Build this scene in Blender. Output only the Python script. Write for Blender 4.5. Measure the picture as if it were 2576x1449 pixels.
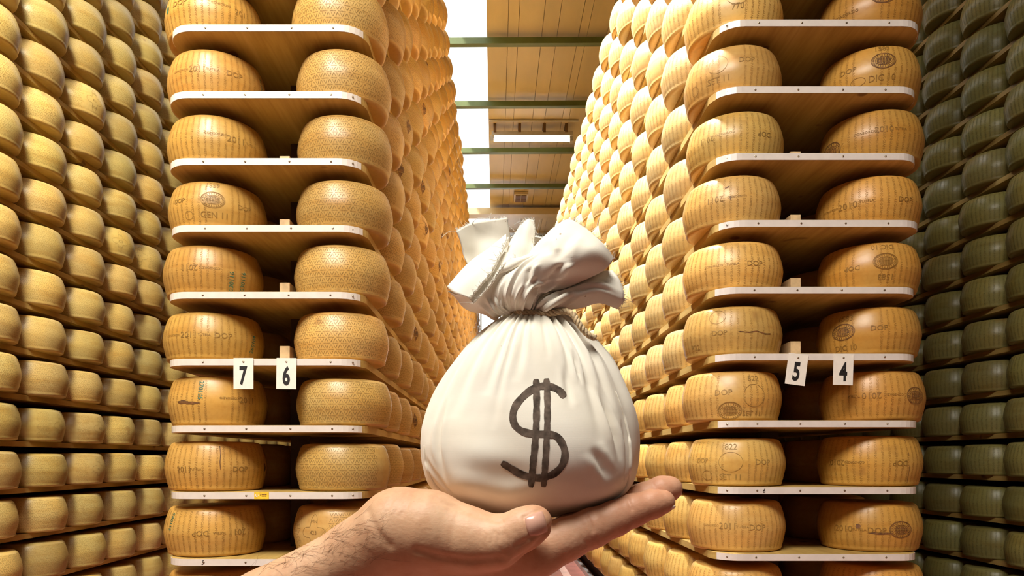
import bpy, bmesh, math, random
import numpy as np
from mathutils import Vector, Matrix

# ------------------------------------------------------------------ clear
for o in list(bpy.data.objects):
    bpy.data.objects.remove(o, do_unlink=True)
scn = bpy.context.scene
COL = scn.collection
R_ = random.Random(7)

# ------------------------------------------------------------------ camera
F, PX, PY, CH = 1750.0, 1245.0, 1155.0, 1.2          # focal length in px, principal point, eye height
cam_d = bpy.data.cameras.new('camera')
cam = bpy.data.objects.new('camera', cam_d)
COL.objects.link(cam)
cam.location = (0, 0, CH)
cam.rotation_euler = (math.pi / 2, 0, 0)
cam_d.sensor_width = 36.0
cam_d.lens = 36.0 * F / 2576.0
cam_d.shift_x = (1288.0 - PX) / 2576.0
cam_d.shift_y = (PY - 724.5) / 2576.0
cam_d.clip_start = 0.05
scn.camera = cam

def P(px, py, d):
    """point seen at photo pixel (px, py) at depth d metres"""
    return Vector(((px - PX) / F * d, d, CH + (PY - py) / F * d))

# ------------------------------------------------------------------ world, lights, exposure
scn.view_settings.view_transform = 'Standard'
scn.view_settings.look = 'None'
scn.view_settings.gamma = 1.0
scn.view_settings.exposure = 0.0
w = bpy.data.worlds.new('world'); scn.world = w
w.use_nodes = True
w.node_tree.nodes['Background'].inputs[0].default_value = (1.0, 0.93, 0.82, 1)
w.node_tree.nodes['Background'].inputs[1].default_value = 0.055

SKY_E = 2.2          # emission of the skylight strip over the centre aisle
def area(name, loc, target, sx, sy, power, col):
    l = bpy.data.lights.new(name, 'AREA'); l.shape = 'RECTANGLE'
    l.size = sx; l.size_y = sy; l.energy = power; l.color = col
    o = bpy.data.objects.new(name, l); COL.objects.link(o)
    o.location = loc
    o.rotation_euler = (Vector(target) - Vector(loc)).to_track_quat('-Z', 'Y').to_euler()
    return o
# fill light added above and behind the camera for the rack fronts
cd = area('cross_aisle_fill', (-1.2, -0.6, 5.2), (-0.2, 2.2, 1.0), 3.0, 1.4, 170, (1.0, 0.945, 0.84))
cd.data.spread = math.radians(112)
ll = area('left_wall_fill', (-1.75, 1.3, 5.6), (-3.3, 4.9, 2.4), 0.5, 2.0, 118, (1.0, 0.94, 0.72))  # added fill, aimed frontally at the left wall rack; no fixture
ll.data.spread = math.radians(95)
area('right_aisle_lamp', (2.5, 3.0, 6.9), (3.2, 4.6, 1.5), 0.5, 2.0, 3.5, (0.88, 1.0, 0.5))

sd = area('skylight_daylight', (-0.62, 10.5, CH + 6.05), (0.95, 10.5, CH + 2.83), 15.0, 0.9, 1150, (0.98, 0.98, 1.0))
sd.data.spread = math.radians(38)

# ------------------------------------------------------------------ materials
def new_mat(name):
    m = bpy.data.materials.new(name); m.use_nodes = True
    nt = m.node_tree
    return m, nt, nt.nodes['Principled BSDF']
def nd(nt, t, **kw):
    n = nt.nodes.new(t)
    for k, v in kw.items(): setattr(n, k, v)
    return n
def mixc(nt, a, b, fac, mode='MIX'):
    n = nt.nodes.new('ShaderNodeMix'); n.data_type = 'RGBA'; n.blend_type = mode
    for sock, val in ((n.inputs[0], fac), (n.inputs[6], a), (n.inputs[7], b)):
        if hasattr(val, 'is_output'): nt.links.new(val, sock)
        else: sock.default_value = val if not isinstance(val, tuple) else (*val[:3], 1)
    return n.outputs[2]
def ramp(nt, fac, stops):
    n = nt.nodes.new('ShaderNodeValToRGB')
    el = n.color_ramp.elements
    while len(el) < len(stops): el.new(0.5)
    for e, (p, c) in zip(el, stops):
        e.position = p; e.color = (*c, 1) if len(c) == 3 else c
    nt.links.new(fac, n.inputs[0])
    return n.outputs[0]
def noise(nt, scale, detail=3, vec=None, rough=0.5, stretch=None):
    n = nt.nodes.new('ShaderNodeTexNoise')
    n.inputs['Scale'].default_value = scale; n.inputs['Detail'].default_value = detail
    n.inputs['Roughness'].default_value = rough
    tc = nt.nodes.new('ShaderNodeTexCoord')
    src = tc.outputs['Object'] if vec is None else vec
    if stretch:
        mp = nt.nodes.new('ShaderNodeMapping'); mp.inputs['Scale'].default_value = stretch
        nt.links.new(src, mp.inputs[0]); src = mp.outputs[0]
    nt.links.new(src, n.inputs['Vector'])
    return n.outputs['Fac']
def math_n(nt, op, a, b=0.0):
    n = nt.nodes.new('ShaderNodeMath'); n.operation = op
    for s, v in ((n.inputs[0], a), (n.inputs[1], b)):
        if hasattr(v, 'is_output'): nt.links.new(v, s)
        else: s.default_value = v
    return n.outputs[0]
def bump(nt, bsdf, h, strength=0.2, dist=0.002):
    b = nt.nodes.new('ShaderNodeBump'); b.inputs['Strength'].default_value = strength
    b.inputs['Distance'].default_value = dist
    nt.links.new(h, b.inputs['Height']); nt.links.new(b.outputs[0], bsdf.inputs['Normal'])

def mat_cheese():
    m, nt, b = new_mat('cheese_rind')
    oi = nt.nodes.new('ShaderNodeObjectInfo'); ge = nt.nodes.new('ShaderNodeNewGeometry')
    rnd = math_n(nt, 'FRACT', math_n(nt, 'ADD', oi.outputs['Random'], ge.outputs['Random Per Island']))
    # offset the mottling per wheel
    tc = nt.nodes.new('ShaderNodeTexCoord')
    cmb = nt.nodes.new('ShaderNodeCombineXYZ')
    nt.links.new(math_n(nt, 'MULTIPLY', rnd, 37.0), cmb.inputs[0])
    va = nt.nodes.new('ShaderNodeVectorMath'); va.operation = 'ADD'
    nt.links.new(tc.outputs['Object'], va.inputs[0]); nt.links.new(cmb.outputs[0], va.inputs[1])
    vec = va.outputs[0]
    big = noise(nt, 5.5, 3, vec)
    bandn = noise(nt, 6.0, 2, vec, stretch=(0.6, 0.6, 4.0))
    fine = noise(nt, 60, 4, vec)
    c = oi.outputs['Color']
    hs = nt.nodes.new('ShaderNodeHueSaturation')
    nt.links.new(c, hs.inputs['Color'])
    nt.links.new(math_n(nt, 'ADD', math_n(nt, 'MULTIPLY', rnd, 0.34), 0.83), hs.inputs['Value'])
    hs.inputs['Saturation'].default_value = 1.0
    c1 = mixc(nt, hs.outputs[0], (1.14, 1.04, 0.82), ramp(nt, big, [(0.38, (0, 0, 0)), (0.72, (1, 1, 1))]), 'MULTIPLY')
    c2 = mixc(nt, c1, (0.80, 0.66, 0.48), ramp(nt, bandn, [(0.5, (0, 0, 0)), (0.8, (0.75, 0.75, 0.75))]), 'MULTIPLY')
    c3 = mixc(nt, c2, (0.86, 0.80, 0.70), ramp(nt, fine, [(0.45, (0, 0, 0)), (0.75, (0.6, 0.6, 0.6))]), 'MULTIPLY')
    # a few brown bruises
    sp = noise(nt, 8.5, 2, vec)
    c4 = mixc(nt, c3, (0.30, 0.14, 0.04), ramp(nt, sp, [(0.70, (0, 0, 0)), (0.80, (0.6, 0.6, 0.6))]))
    nt.links.new(c4, b.inputs['Base Color'])
    b.inputs['Roughness'].default_value = 0.36
    b.inputs['Specular IOR Level'].default_value = 0.5
    bump(nt, b, fine, 0.10, 0.003)
    return m
def mat_simple(name, col, rough=0.6, nscale=None, namt=0.12, stretch=None, metal=0.0, spec=0.5, bmp=0.0, bscale=None):
    m, nt, b = new_mat(name)
    b.inputs['Roughness'].default_value = rough; b.inputs['Metallic'].default_value = metal
    b.inputs['Specular IOR Level'].default_value = spec
    if nscale:
        n = noise(nt, nscale, 4, stretch=stretch)
        dark = tuple(x * (1 - namt * 2) for x in col); lite = tuple(min(1.5, x * (1 + namt)) for x in col)
        nt.links.new(ramp(nt, n, [(0.3, dark), (0.7, lite)]), b.inputs['Base Color'])
        if bmp: bump(nt, b, noise(nt, bscale or nscale, 4, stretch=stretch), bmp, 0.002)
    else:
        b.inputs['Base Color'].default_value = (*col, 1)
    return m
def mat_emit(name, col, s):
    m = bpy.data.materials.new(name); m.use_nodes = True
    nt = m.node_tree; nt.nodes.clear()
    e = nt.nodes.new('ShaderNodeEmission'); o = nt.nodes.new('ShaderNodeOutputMaterial')
    e.inputs[0].default_value = (*col, 1); e.inputs[1].default_value = s
    nt.links.new(e.outputs[0], o.inputs[0])
    return m
def mat_wood():
    m, nt, b = new_mat('shelf_wood')
    g = noise(nt, 9, 5, stretch=(1.0, 0.12, 1.0), rough=0.6)
    g2 = noise(nt, 60, 3, stretch=(1.0, 0.06, 1.0))
    c = ramp(nt, g, [(0.25, (0.36, 0.22, 0.055)), (0.5, (0.52, 0.345, 0.10)), (0.75, (0.64, 0.45, 0.16))])
    c = mixc(nt, c, (0.74, 0.66, 0.52), ramp(nt, g2, [(0.4, (0, 0, 0)), (0.7, (0.6, 0.6, 0.6))]), 'MULTIPLY')
    k = noise(nt, 7, 1)
    c = mixc(nt, c, (0.16, 0.07, 0.02), ramp(nt, k, [(0.735, (0, 0, 0)), (0.77, (0.8, 0.8, 0.8))]))
    nt.links.new(c, b.inputs['Base Color']); b.inputs['Roughness'].default_value = 0.6
    bump(nt, b, g2, 0.15, 0.002)
    return m

M = {}
M['cheese'] = mat_cheese()
def mat_stamp(name, k):
    m, nt, b = new_mat(name)
    oi = nt.nodes.new('ShaderNodeObjectInfo')
    c = mixc(nt, oi.outputs['Color'], (k, k * 0.94, k * 0.86), 1.0, 'MULTIPLY')
    c = mixc(nt, c, (1.3, 1.3, 1.3), ramp(nt, noise(nt, 90, 3), [(0.35, (0, 0, 0)), (0.7, (1, 1, 1))]), 'MULTIPLY')
    nt.links.new(c, b.inputs['Base Color']); b.inputs['Roughness'].default_value = 0.5; b.inputs['Specular IOR Level'].default_value = 0.3
    return m
M['stamp'] = mat_stamp('stamped_rind', 0.40)
M['stamp_mark'] = mat_stamp('deep_stamped_rind', 0.46)
M['stamp_light'] = mat_stamp('shallow_stamped_rind', 0.68)
M['stamp_pale'] = mat_stamp('shallow_stamp_wall_rind', 0.60)  # stamp tone for the wheels on both wall racks
M['green_ink'] = mat_simple('green_ink', (0.05, 0.16, 0.09), 0.6, 80, 0.3)
M['burn'] = mat_simple('branded_rind', (0.20, 0.085, 0.025), 0.6, 60, 0.35)
M['wood'] = mat_wood()
M['lath'] = mat_simple('pale_lath_wood', (0.72, 0.50, 0.27), 0.6, 30, 0.12, (1, .15, 1))
M['strip'] = mat_simple('painted_metal_strip', (0.74, 0.66, 0.60), 0.30, 26, 0.035, spec=0.6)
M['screw'] = mat_simple('screw_metal', (0.32, 0.25, 0.17), 0.35, metal=0.8)
M['post'] = mat_simple('dark_brown_post', (0.07, 0.03, 0.018), 0.7, 8, 0.2)
M['card'] = mat_simple('white_card', (0.84, 0.77, 0.68), 0.6, 40, 0.03)
M['black'] = mat_simple('black_print', (0.015, 0.012, 0.012), 0.5)
M['yellow'] = mat_simple('yellow_sticker', (0.85, 0.55, 0.04), 0.5, 60, 0.08)
M['floor'] = mat_simple('red_painted_concrete', (0.42, 0.16, 0.12), 0.45, 5, 0.15)
M['floor_line'] = mat_simple('pale_floor_line', (0.80, 0.52, 0.42), 0.5, 6, 0.1)
M['rail'] = mat_simple('grey_steel_rail', (0.46, 0.42, 0.38), 0.4, 20, 0.1, metal=0.6)
M['kick'] = mat_simple('dark_base', (0.03, 0.012, 0.01), 0.8, 10, 0.2)
M['ceil'] = mat_simple('tan_roof_panel', (0.66, 0.50, 0.25), 0.42, 3, 0.06, (1, .2, 1))
M['seam'] = mat_simple('roof_seam', (0.36, 0.22, 0.08), 0.5)
M['beam'] = mat_simple('green_paint', (0.12, 0.15, 0.035), 0.45, 6, 0.08)
M['grey'] = mat_simple('grey_housing', (0.55, 0.48, 0.36), 0.5, 12, 0.05)
M['vent'] = mat_simple('vent_brown', (0.16, 0.075, 0.02), 0.6)
M['wall'] = mat_simple('ochre_wall', (0.45, 0.34, 0.18), 0.8, 3, 0.08)
M['sky'] = mat_emit('skylight_glow', (0.95, 0.98, 1.0), SKY_E)
M['tube'] = mat_emit('tube_glow', (1.0, 0.98, 0.92), 8.0)
M['endwin'] = mat_emit('end_window_glow', (0.93, 0.97, 1.0), 5.0)

# ------------------------------------------------------------------ mesh helpers
def link(o, parent=None):
    COL.objects.link(o)
    if parent is not None: o.parent = parent
    return o
def mk(name, verts, faces, mat, parent=None, smooth=False, origin=None):
    """mesh from world-space verts; parent's location (unrotated) is subtracted"""
    off = Vector(origin) if origin is not None else Vector((0, 0, 0))
    if parent is not None:
        p = parent
        while p is not None:
            off = off + Vector(p.location) if p is not parent or True else off
            p = p.parent
    me = bpy.data.meshes.new(name)
    vv = np.asarray(verts, dtype=float) - np.array(off)
    me.from_pydata(vv.tolist(), [], [list(map(int, f)) for f in faces])
    me.materials.append(mat)
    if smooth: me.polygons.foreach_set('use_smooth', [True] * len(me.polygons))
    me.update()
    o = bpy.data.objects.new(name, me)
    if origin is not None: o.location = origin
    return link(o, parent)
def box(x0, x1, y0, y1, z0, z1):
    v = [(x0, y0, z0), (x1, y0, z0), (x1, y1, z0), (x0, y1, z0), (x0, y0, z1), (x1, y0, z1), (x1, y1, z1), (x0, y1, z1)]
    f = [(0, 3, 2, 1), (4, 5, 6, 7), (0, 1, 5, 4), (1, 2, 6, 5), (2, 3, 7, 6), (3, 0, 4, 7)]
    return v, f
class Acc:
    def __init__(s): s.v = []; s.f = []; s.n = 0
    def add(s, v, f):
        s.v.extend([tuple(p) for p in v]); s.f.extend([tuple(i + s.n for i in q) for q in f]); s.n += len(v)
def tube(pts, rad, seg=6, cap=True):
    pts = [Vector(p) for p in pts]; n = len(pts)
    rads = rad if hasattr(rad, '__len__') else [rad] * n
    v = []; f = []
    ref = Vector((0.31, 0.2, 0.93)).normalized()
    for i, p in enumerate(pts):
        t = (pts[min(i + 1, n - 1)] - pts[max(i - 1, 0)]).normalized()
        a = t.cross(ref)
        if a.length < 1e-4: a = t.cross(Vector((1, 0, 0)))
        a.normalize(); b = t.cross(a)
        for k in range(seg):
            an = 2 * math.pi * k / seg
            v.append(p + (a * math.cos(an) + b * math.sin(an)) * rads[i])
    for i in range(n - 1):
        for k in range(seg):
            k2 = (k + 1) % seg
            f.append((i * seg + k, i * seg + k2, (i + 1) * seg + k2, (i + 1) * seg + k))
    if cap:
        f.append(tuple(range(seg))[::-1]); f.append(tuple((n - 1) * seg + k for k in range(seg)))
    return v, f
def tag(o, label=None, cat=None, group=None, kind=None):
    if label: o['label'] = label
    if cat: o['category'] = cat
    if group: o['group'] = group
    if kind: o['kind'] = kind
    return o
def empty(name, loc, parent=None):
    o = bpy.data.objects.new(name, None); o.location = loc; o.empty_display_size = 0.05
    return link(o, parent)
_tc = {}
def text2d(body, size=1.0, res=2, bold=0.0, cx=1.0):
    key = (body, res, bold)
    if key not in _tc:
        cu = bpy.data.curves.new('t', 'FONT'); cu.body = body; cu.size = 1.0
        cu.resolution_u = res; cu.fill_mode = 'FRONT'; cu.offset = bold
        cu.align_x = 'CENTER'; cu.align_y = 'CENTER'
        ob = bpy.data.objects.new('t', cu); COL.objects.link(ob)
        dg = bpy.context.evaluated_depsgraph_get(); dg.update()
        me = bpy.data.meshes.new_from_object(ob.evaluated_get(dg))
        v = np.array([tuple(p.co)[:2] for p in me.vertices]).reshape(-1, 2)
        f = [tuple(p.vertices) for p in me.polygons]
        if len(v):
            v = v - (v.max(0) + v.min(0)) / 2
        bpy.data.objects.remove(ob, do_unlink=True); bpy.data.curves.remove(cu); bpy.data.meshes.remove(me)
        _tc[key] = (v, f)
    v, f = _tc[key]
    return v * np.array([size * cx, size]), f
def ordn(n):
    return ['zeroth', 'first', 'second', 'third', 'fourth', 'fifth', 'sixth', 'seventh', 'eighth', 'ninth', 'tenth', 'eleventh', 'twelfth',
            'thirteenth', 'fourteenth', 'fifteenth', 'sixteenth', 'seventeenth', 'eighteenth', 'nineteenth', 'twentieth', 'twenty-first',
            'twenty-second', 'twenty-third', 'twenty-fourth', 'twenty-fifth', 'twenty-sixth', 'twenty-seventh', 'twenty-eighth', 'twenty-ninth',
            'thirtieth'][n]
def card(n):
    return ['zero', 'one', 'two', 'three', 'four', 'five', 'six', 'seven', 'eight', 'nine', 'ten', 'eleven', 'twelve', 'thirteen', 'fourteen', 'fifteen'][n]

# ------------------------------------------------------------------ room shell
ROOF = CH + 6.1
YB = 25.0
fl = mk('floor', *box(-4.0, 4.4, -3, YB, -0.1, 0), M['floor']); tag(fl, kind='structure')
mk('floor_line', *box(0.70, 0.78, 0.5, YB, 0.0, 0.003), M['floor_line'], fl)
mk('floor_line', *box(-0.42, -0.34, 0.5, YB, 0.0, 0.003), M['floor_line'], fl)
o = mk('wall_left', *box(-4.1, -4.0, -3, YB, 0, ROOF), M['wall']); tag(o, kind='structure')
o = mk('wall_right', *box(4.4, 4.5, -3, YB, 0, ROOF), M['wall']); tag(o, kind='structure')
o = mk('wall_back', *box(-4.0, 4.4, YB, YB + 0.1, 0, ROOF), M['wall']); tag(o, kind='structure')
wn = mk('window_1', *box(-1.2, 0.9, YB - 0.05, YB - 0.02, 2.5, 6.6), M['endwin']); tag(wn, kind='structure')
for i in range(4):
    x = -1.2 + 0.7 * i
    mk('window_bar', *box(x - 0.03, x + 0.03, YB - 0.09, YB - 0.05, 2.5, 6.6), M['grey'], wn)
ceil = mk('ceiling', *box(-4.0, 4.4, 3.0, YB, ROOF + 0.06, ROOF + 0.1), M['seam']); tag(ceil, kind='structure')
SKX0, SKX1 = -1.9, -0.115
widths = [0.30, 0.15, 0.34, 0.22, 0.31, 0.12, 0.28, 0.2]
def roof_panels(x0, x1):
    x = x0; i = 0
    while x < x1 - 0.03:
        wd = min(widths[i % len(widths)], x1 - x); i += 1
        z = ROOF + 0.004 * (i % 2)
        mk('ceiling_panel', *box(x + 0.003, x + wd - 0.003, 3.0, YB, z, ROOF + 0.06), M['ceil'], ceil)
        x += wd
roof_panels(SKX1, 4.4)
roof_panels(-4.0, SKX0)
sk = mk('window_2', *box(SKX0, SKX1, 3.0, YB, ROOF + 0.01, ROOF + 0.03), M['sky']); tag(sk, kind='structure')
# green beams
for i in range(9):
    y = 8.24 + 1.77 * i - 0.0
    t = 0.045
    z = CH + 6.0
    v, f = box(-4.0, 4.4, y - t, y + t, z - t, z + t)
    v = [(a, b, c + 0.006 * a) for a, b, c in v]
    o = mk('roof_beam', v, f, M['beam'])
    tag(o, 'green painted steel roof beam over the aisle, %s from the front' % ordn(i + 1), 'beam', 'green roof beams')
# broad timber beam further back
o = mk('roof_joist', *box(-4.0, 4.4, 16.65, 16.95, CH + 5.86, CH + 6.02), M['ceil'])
tag(o, 'broad tan roof joist crossing behind the square vent', 'beam')
# fluorescent fixture
lampE = empty('tube_lamp', (0.72, 12.75, CH + 5.86))
mk('housing', *box(-0.06, 1.42, 12.66, 12.84, CH + 5.90, CH + 5.97), M['grey'], lampE)
v, f = tube([(-0.05, 12.75, CH + 5.85), (1.37, 12.75, CH + 5.85)], 0.032, 12)
mk('tube', v, f, M['tube'], lampE)
for x in (-0.05, 1.40):
    mk('end_cap', *box(x - 0.03, x + 0.03, 12.69, 12.81, CH + 5.81, CH + 5.92), M['grey'], lampE)
for x in (0.0, 0.45, 0.9, 1.3):
    mk('bracket', *box(x - 0.025, x + 0.025, 12.63, 12.87, CH + 5.95, ROOF + 0.003), M['vent'], lampE)
tag(lampE, 'white fluorescent tube lamp under the tan roof beside skylight', 'lamp')
o = mk('conduit', *tube([(-0.1, 12.5, ROOF - 0.018), (1.5, 12.5, ROOF - 0.018)], 0.02, 8), M['grey'])
tag(o, 'thin grey conduit along the roof above the tube lamp', 'pipe')
# vent
vE = empty('roof_vent', (0.6, 16.0, CH + 6.04))
mk('frame', *box(0.44, 0.76, 15.84, 16.36, CH + 6.03, CH + 6.09), M['ceil'], vE)
for i in range(2):
    for j in range(2):
        mk('louvre', *box(0.475 + 0.13 * i, 0.595 + 0.13 * i, 15.90 + 0.21 * j, 16.09 + 0.21 * j, CH + 6.015, CH + 6.03), M['vent'], vE)
tag(vE, 'small square brown vent in the tan roof panels', 'vent')

# ------------------------------------------------------------------ cheese wheel meshes
WR, WH = 0.2145, 0.213
PROF = [(0.0, 0.0), (0.170, 0.0), (0.187, 0.002), (0.1950, 0.007), (0.1985, 0.015), (0.1980, 0.021), (0.2010, 0.028), (0.2065, 0.052), (0.2120, 0.078),
        (0.2145, 0.100), (0.2120, 0.125), (0.2070, 0.150), (0.1995, 0.175), (0.1935, 0.192), (0.1860, 0.204), (0.176, 0.2105), (0.160, 0.213), (0.0, 0.213)]
_pz = np.array([p[1] for p in PROF[1:-1]]); _pr = np.array([p[0] for p in PROF[1:-1]])
def prof_r(z): return np.interp(z, _pz, _pr)
def lathe(prof, seg):
    v = []; f = []; rings = []
    for r, z in prof:
        if r == 0: rings.append([len(v)]); v.append((0, 0, z))
        else:
            rings.append(list(range(len(v), len(v) + seg)))
            v += [(r * math.cos(2 * math.pi * k / seg), r * math.sin(2 * math.pi * k / seg), z) for k in range(seg)]
    for a, b in zip(rings[:-1], rings[1:]):
        for k in range(seg):
            k2 = (k + 1) % seg
            if len(a) == 1: f.append((a[0], b[k2], b[k]))
            elif len(b) == 1: f.append((a[k], a[k2], b[0]))
            else: f.append((a[k], a[k2], b[k2], b[k]))
    return v, f
def mesh_only(name, v, f, mat, smooth=True):
    me = bpy.data.meshes.new(name); me.from_pydata([tuple(map(float, p)) for p in v], [], [tuple(map(int, q)) for q in f])
    me.materials.append(mat)
    if smooth: me.polygons.foreach_set('use_smooth', [True] * len(me.polygons))
    me.update(); return me
wheel_me = mesh_only('cheese_wheel', *lathe(PROF, 56), M['cheese'])
LOWPROF = [PROF[i] for i in (0, 2, 4, 7, 9, 11, 14, 16, 17)]
low_v, low_f = lathe(LOWPROF, 28)
low_v = np.array(low_v)

def wrap(v2, phi0, z0, rot=0.0, off=0.0006):
    """2D mesh -> wheel side. phi0=0 faces -Y."""
    c, s = math.cos(rot), math.sin(rot)
    x = v2[:, 0] * c - v2[:, 1] * s; y = v2[:, 0] * s + v2[:, 1] * c
    z = np.clip(z0 + y, 0.006, WH - 0.006)
    r = prof_r(z) + off
    a = phi0 + x / 0.207
    return np.stack([r * np.sin(a), -r * np.cos(a), z], 1)
def stroke2d(p, q, wd):
    p = np.array(p, float); q = np.array(q, float); d = q - p; d /= np.linalg.norm(d); n = np.array([-d[1], d[0]]) * wd / 2
    return np.array([p - n, q - n, q + n, p + n]), [(0, 1, 2, 3)]
def ring2d(rx, ry, wd, n=28):
    v = []; f = []
    for k in range(n):
        a = 2 * math.pi * k / n
        v += [(math.cos(a) * rx, math.sin(a) * ry), (math.cos(a) * (rx - wd), math.sin(a) * (ry - wd))]
    for k in range(n):
        a = 2 * k; b = 2 * ((k + 1) % n)
        f.append((a, b, b + 1, a + 1))
    return np.array(v), f
# dotted vertical lettering of the aged wheels
def lettering_columns(gap, up=False):
    ac = Acc(); n = 48
    for i in range(n):
        phi = 2 * math.pi * i / n
        a = (phi + math.pi) % (2 * math.pi) - math.pi
        if gap and abs(a) < 0.24: continue
        body = ['PARMIGIANO-REGGIANO', 'REGGIANO-PARMIGIANO'][i % 2]
        v, f = text2d(body, 0.0155, 1, -0.004, 1.04)
        v = v.copy(); v[:, 0] += 0.004 * math.sin(i * 2.3)
        ac.add(wrap(v, phi, WH / 2, math.pi / 2 if up else -math.pi / 2), f)
    return ac
le = lettering_columns(False); letter_full = mesh_only('stamped_lettering', le.v, le.f, M['stamp_light'], False)
le = lettering_columns(True); letter_gap = mesh_only('stamped_lettering', le.v, le.f, M['stamp_light'], False)
le = lettering_columns(False, True); letter_full_up = mesh_only('stamped_lettering', le.v, le.f, M['stamp_light'], False)
le = lettering_columns(True, True); letter_gap_up = mesh_only('stamped_lettering', le.v, le.f, M['stamp_light'], False)
# lozenge pattern of the other kind
def lozenges(gap, clover):
    ac = Acc(); n = 34; dphi = 2 * math.pi / n; rows = 7; dz = 0.178 / rows; wdt = 0.207 * dphi
    def skip(a):
        a = (a + math.pi) % (2 * math.pi) - math.pi
        return (gap and abs(a) < 0.22) or (clover and abs(a - 1.0) < 0.36)
    for r in range(rows + 1):
        zl = 0.018 + dz * r
        for i in range(n):
            phi = dphi * (i + 0.5 * (r % 2))
            if not skip(phi):
                v, f = text2d(['GRANA', 'PADANO'][(i + r) % 2], 0.0068, 1, 0.0, 1.15)
                ac.add(wrap(v, phi, zl), f)
            if r == rows: continue
            zc = zl + dz / 2; h = dz * 0.26; hw_ = wdt * 0.20
            for sgn, ph in ((1, phi), (-1, phi + dphi / 2)):
                if skip(ph): continue
                for sx in (-1, 1):
                    v, f = stroke2d((sx * hw_, -sgn * h), (sx * hw_ * 0.12, sgn * h), 0.0016)
                    ac.add(wrap(v, ph, zc), f)
    if clover:
        pts = []
        for k in range(48):
            a = 2 * math.pi * k / 48
            rr = 0.044 + 0.017 * math.cos(4 * a)
            pts.append((rr * math.cos(a) * 0.95, rr * math.sin(a) * 1.25))
        for k in range(48):
            v, f = stroke2d(pts[k], pts[(k + 1) % 48], 0.0016); ac.add(wrap(v, 1.0, WH / 2), f)
        for body, z, sz in (('MN', 0.047, 0.020), ('423', 0.0, 0.024), ('DOP', -0.045, 0.018)):
            v, f = text2d(body, sz, 2); ac.add(wrap(v, 1.0, WH / 2 + z), f)
    return ac
le = lozenges(False, False); loz_full = mesh_only('lozenge_stamps', le.v, le.f, M['stamp'], False)
le = lozenges(True, True); loz_gap = mesh_only('lozenge_stamps', le.v, le.f, M['stamp'], False)
loz_full_p = loz_full.copy(); loz_full_p.materials[0] = M['stamp_pale']
loz_gap_p = loz_gap.copy(); loz_gap_p.materials[0] = M['stamp_pale']
letter_pale = letter_full.copy(); letter_pale.materials[0] = M['stamp_pale']
# diamond brand (brown) seen on some aisle wheels
def diamond():
    ac = Acc()
    def cell(x0, x1, ylo, yhi):
        for k in range(6):
            a = x0 + (x1 - x0) * k / 6; b = x0 + (x1 - x0) * (k + 1) / 6
            for q in range(3):
                pts = [(a, ylo(a) + (yhi(a) - ylo(a)) * q / 3), (b, ylo(b) + (yhi(b) - ylo(b)) * q / 3), (b, ylo(b) + (yhi(b) - ylo(b)) * (q + 1) / 3), (a, ylo(a) + (yhi(a) - ylo(a)) * (q + 1) / 3)]
                ac.add(wrap(np.array(pts), 0, WH / 2, 0, .0011), [(0, 1, 2, 3)])
    cell(-.022, .022, lambda x: -.018, lambda x: .018)
    cell(-.017, .017, lambda x: .021, lambda x: .022 + .028 * (1 - abs(x) / .017))
    cell(-.017, .017, lambda x: -.022 - .028 * (1 - abs(x) / .017), lambda x: -.021)
    return mesh_only('diamond_brand', ac.v, ac.f, M['burn'], False)
diamond_me = diamond()

# ------------------------------------------------------------------ racks
D0 = F / 600.0                      # front plane of the two end-on racks
TH = 0.03
def shelf_outline(x0, x1, y0, y1, r, seg=8):
    pts = []
    for k in range(seg + 1):
        a = math.pi + k / seg * math.pi / 2
        pts.append((x0 + r + r * math.cos(a), y0 + r + r * math.sin(a)))
    for k in range(seg + 1):
        a = 1.5 * math.pi + k / seg * math.pi / 2
        pts.append((x1 - r + r * math.cos(a), y0 + r + r * math.sin(a)))
    pts += [(x1, y1), (x0, y1)]
    return pts
def prism(pts, z0, z1):
    n = len(pts)
    v = [(x, y, z0) for x, y in pts] + [(x, y, z1) for x, y in pts]
    f = [tuple(range(n))[::-1], tuple(range(n, 2 * n))] + [(i, (i + 1) % n, n + (i + 1) % n, n + i) for i in range(n)]
    return v, f
def strip_band(pts, z0, z1, t):
    """thin band outside an open polyline (outline runs counter-clockwise seen from above)"""
    n = len(pts); v = []; f = []
    for i, p in enumerate(pts):
        a = Vector(pts[max(i - 1, 0)]); b = Vector(pts[min(i + 1, n - 1)])
        d = (b - a).normalized(); nrm = Vector((d.y, -d.x))
        q = Vector(p) + nrm * t
        v += [(p[0], p[1], z0), (q.x, q.y, z0), (q.x, q.y, z1), (p[0], p[1], z1)]
    for i in range(n - 1):
        a, b = 4 * i, 4 * (i + 1)
        for k in range(4):
            f.append((a + k, a + (k + 1) % 4, b + (k + 1) % 4, b + k))
    f.append((0, 1, 2, 3)); f.append((4 * n - 1, 4 * n - 2, 4 * n - 3, 4 * n - 4))
    return v, f
screw_v, screw_f = lathe([(0.0045, 0.0), (0.0042, 0.0012), (0.0025, 0.0022), (0.0, 0.0026)], 10)
screw_me = mesh_only('screw', [(x, -z, y) for x, y, z in screw_v], screw_f, M['screw'])

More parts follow.
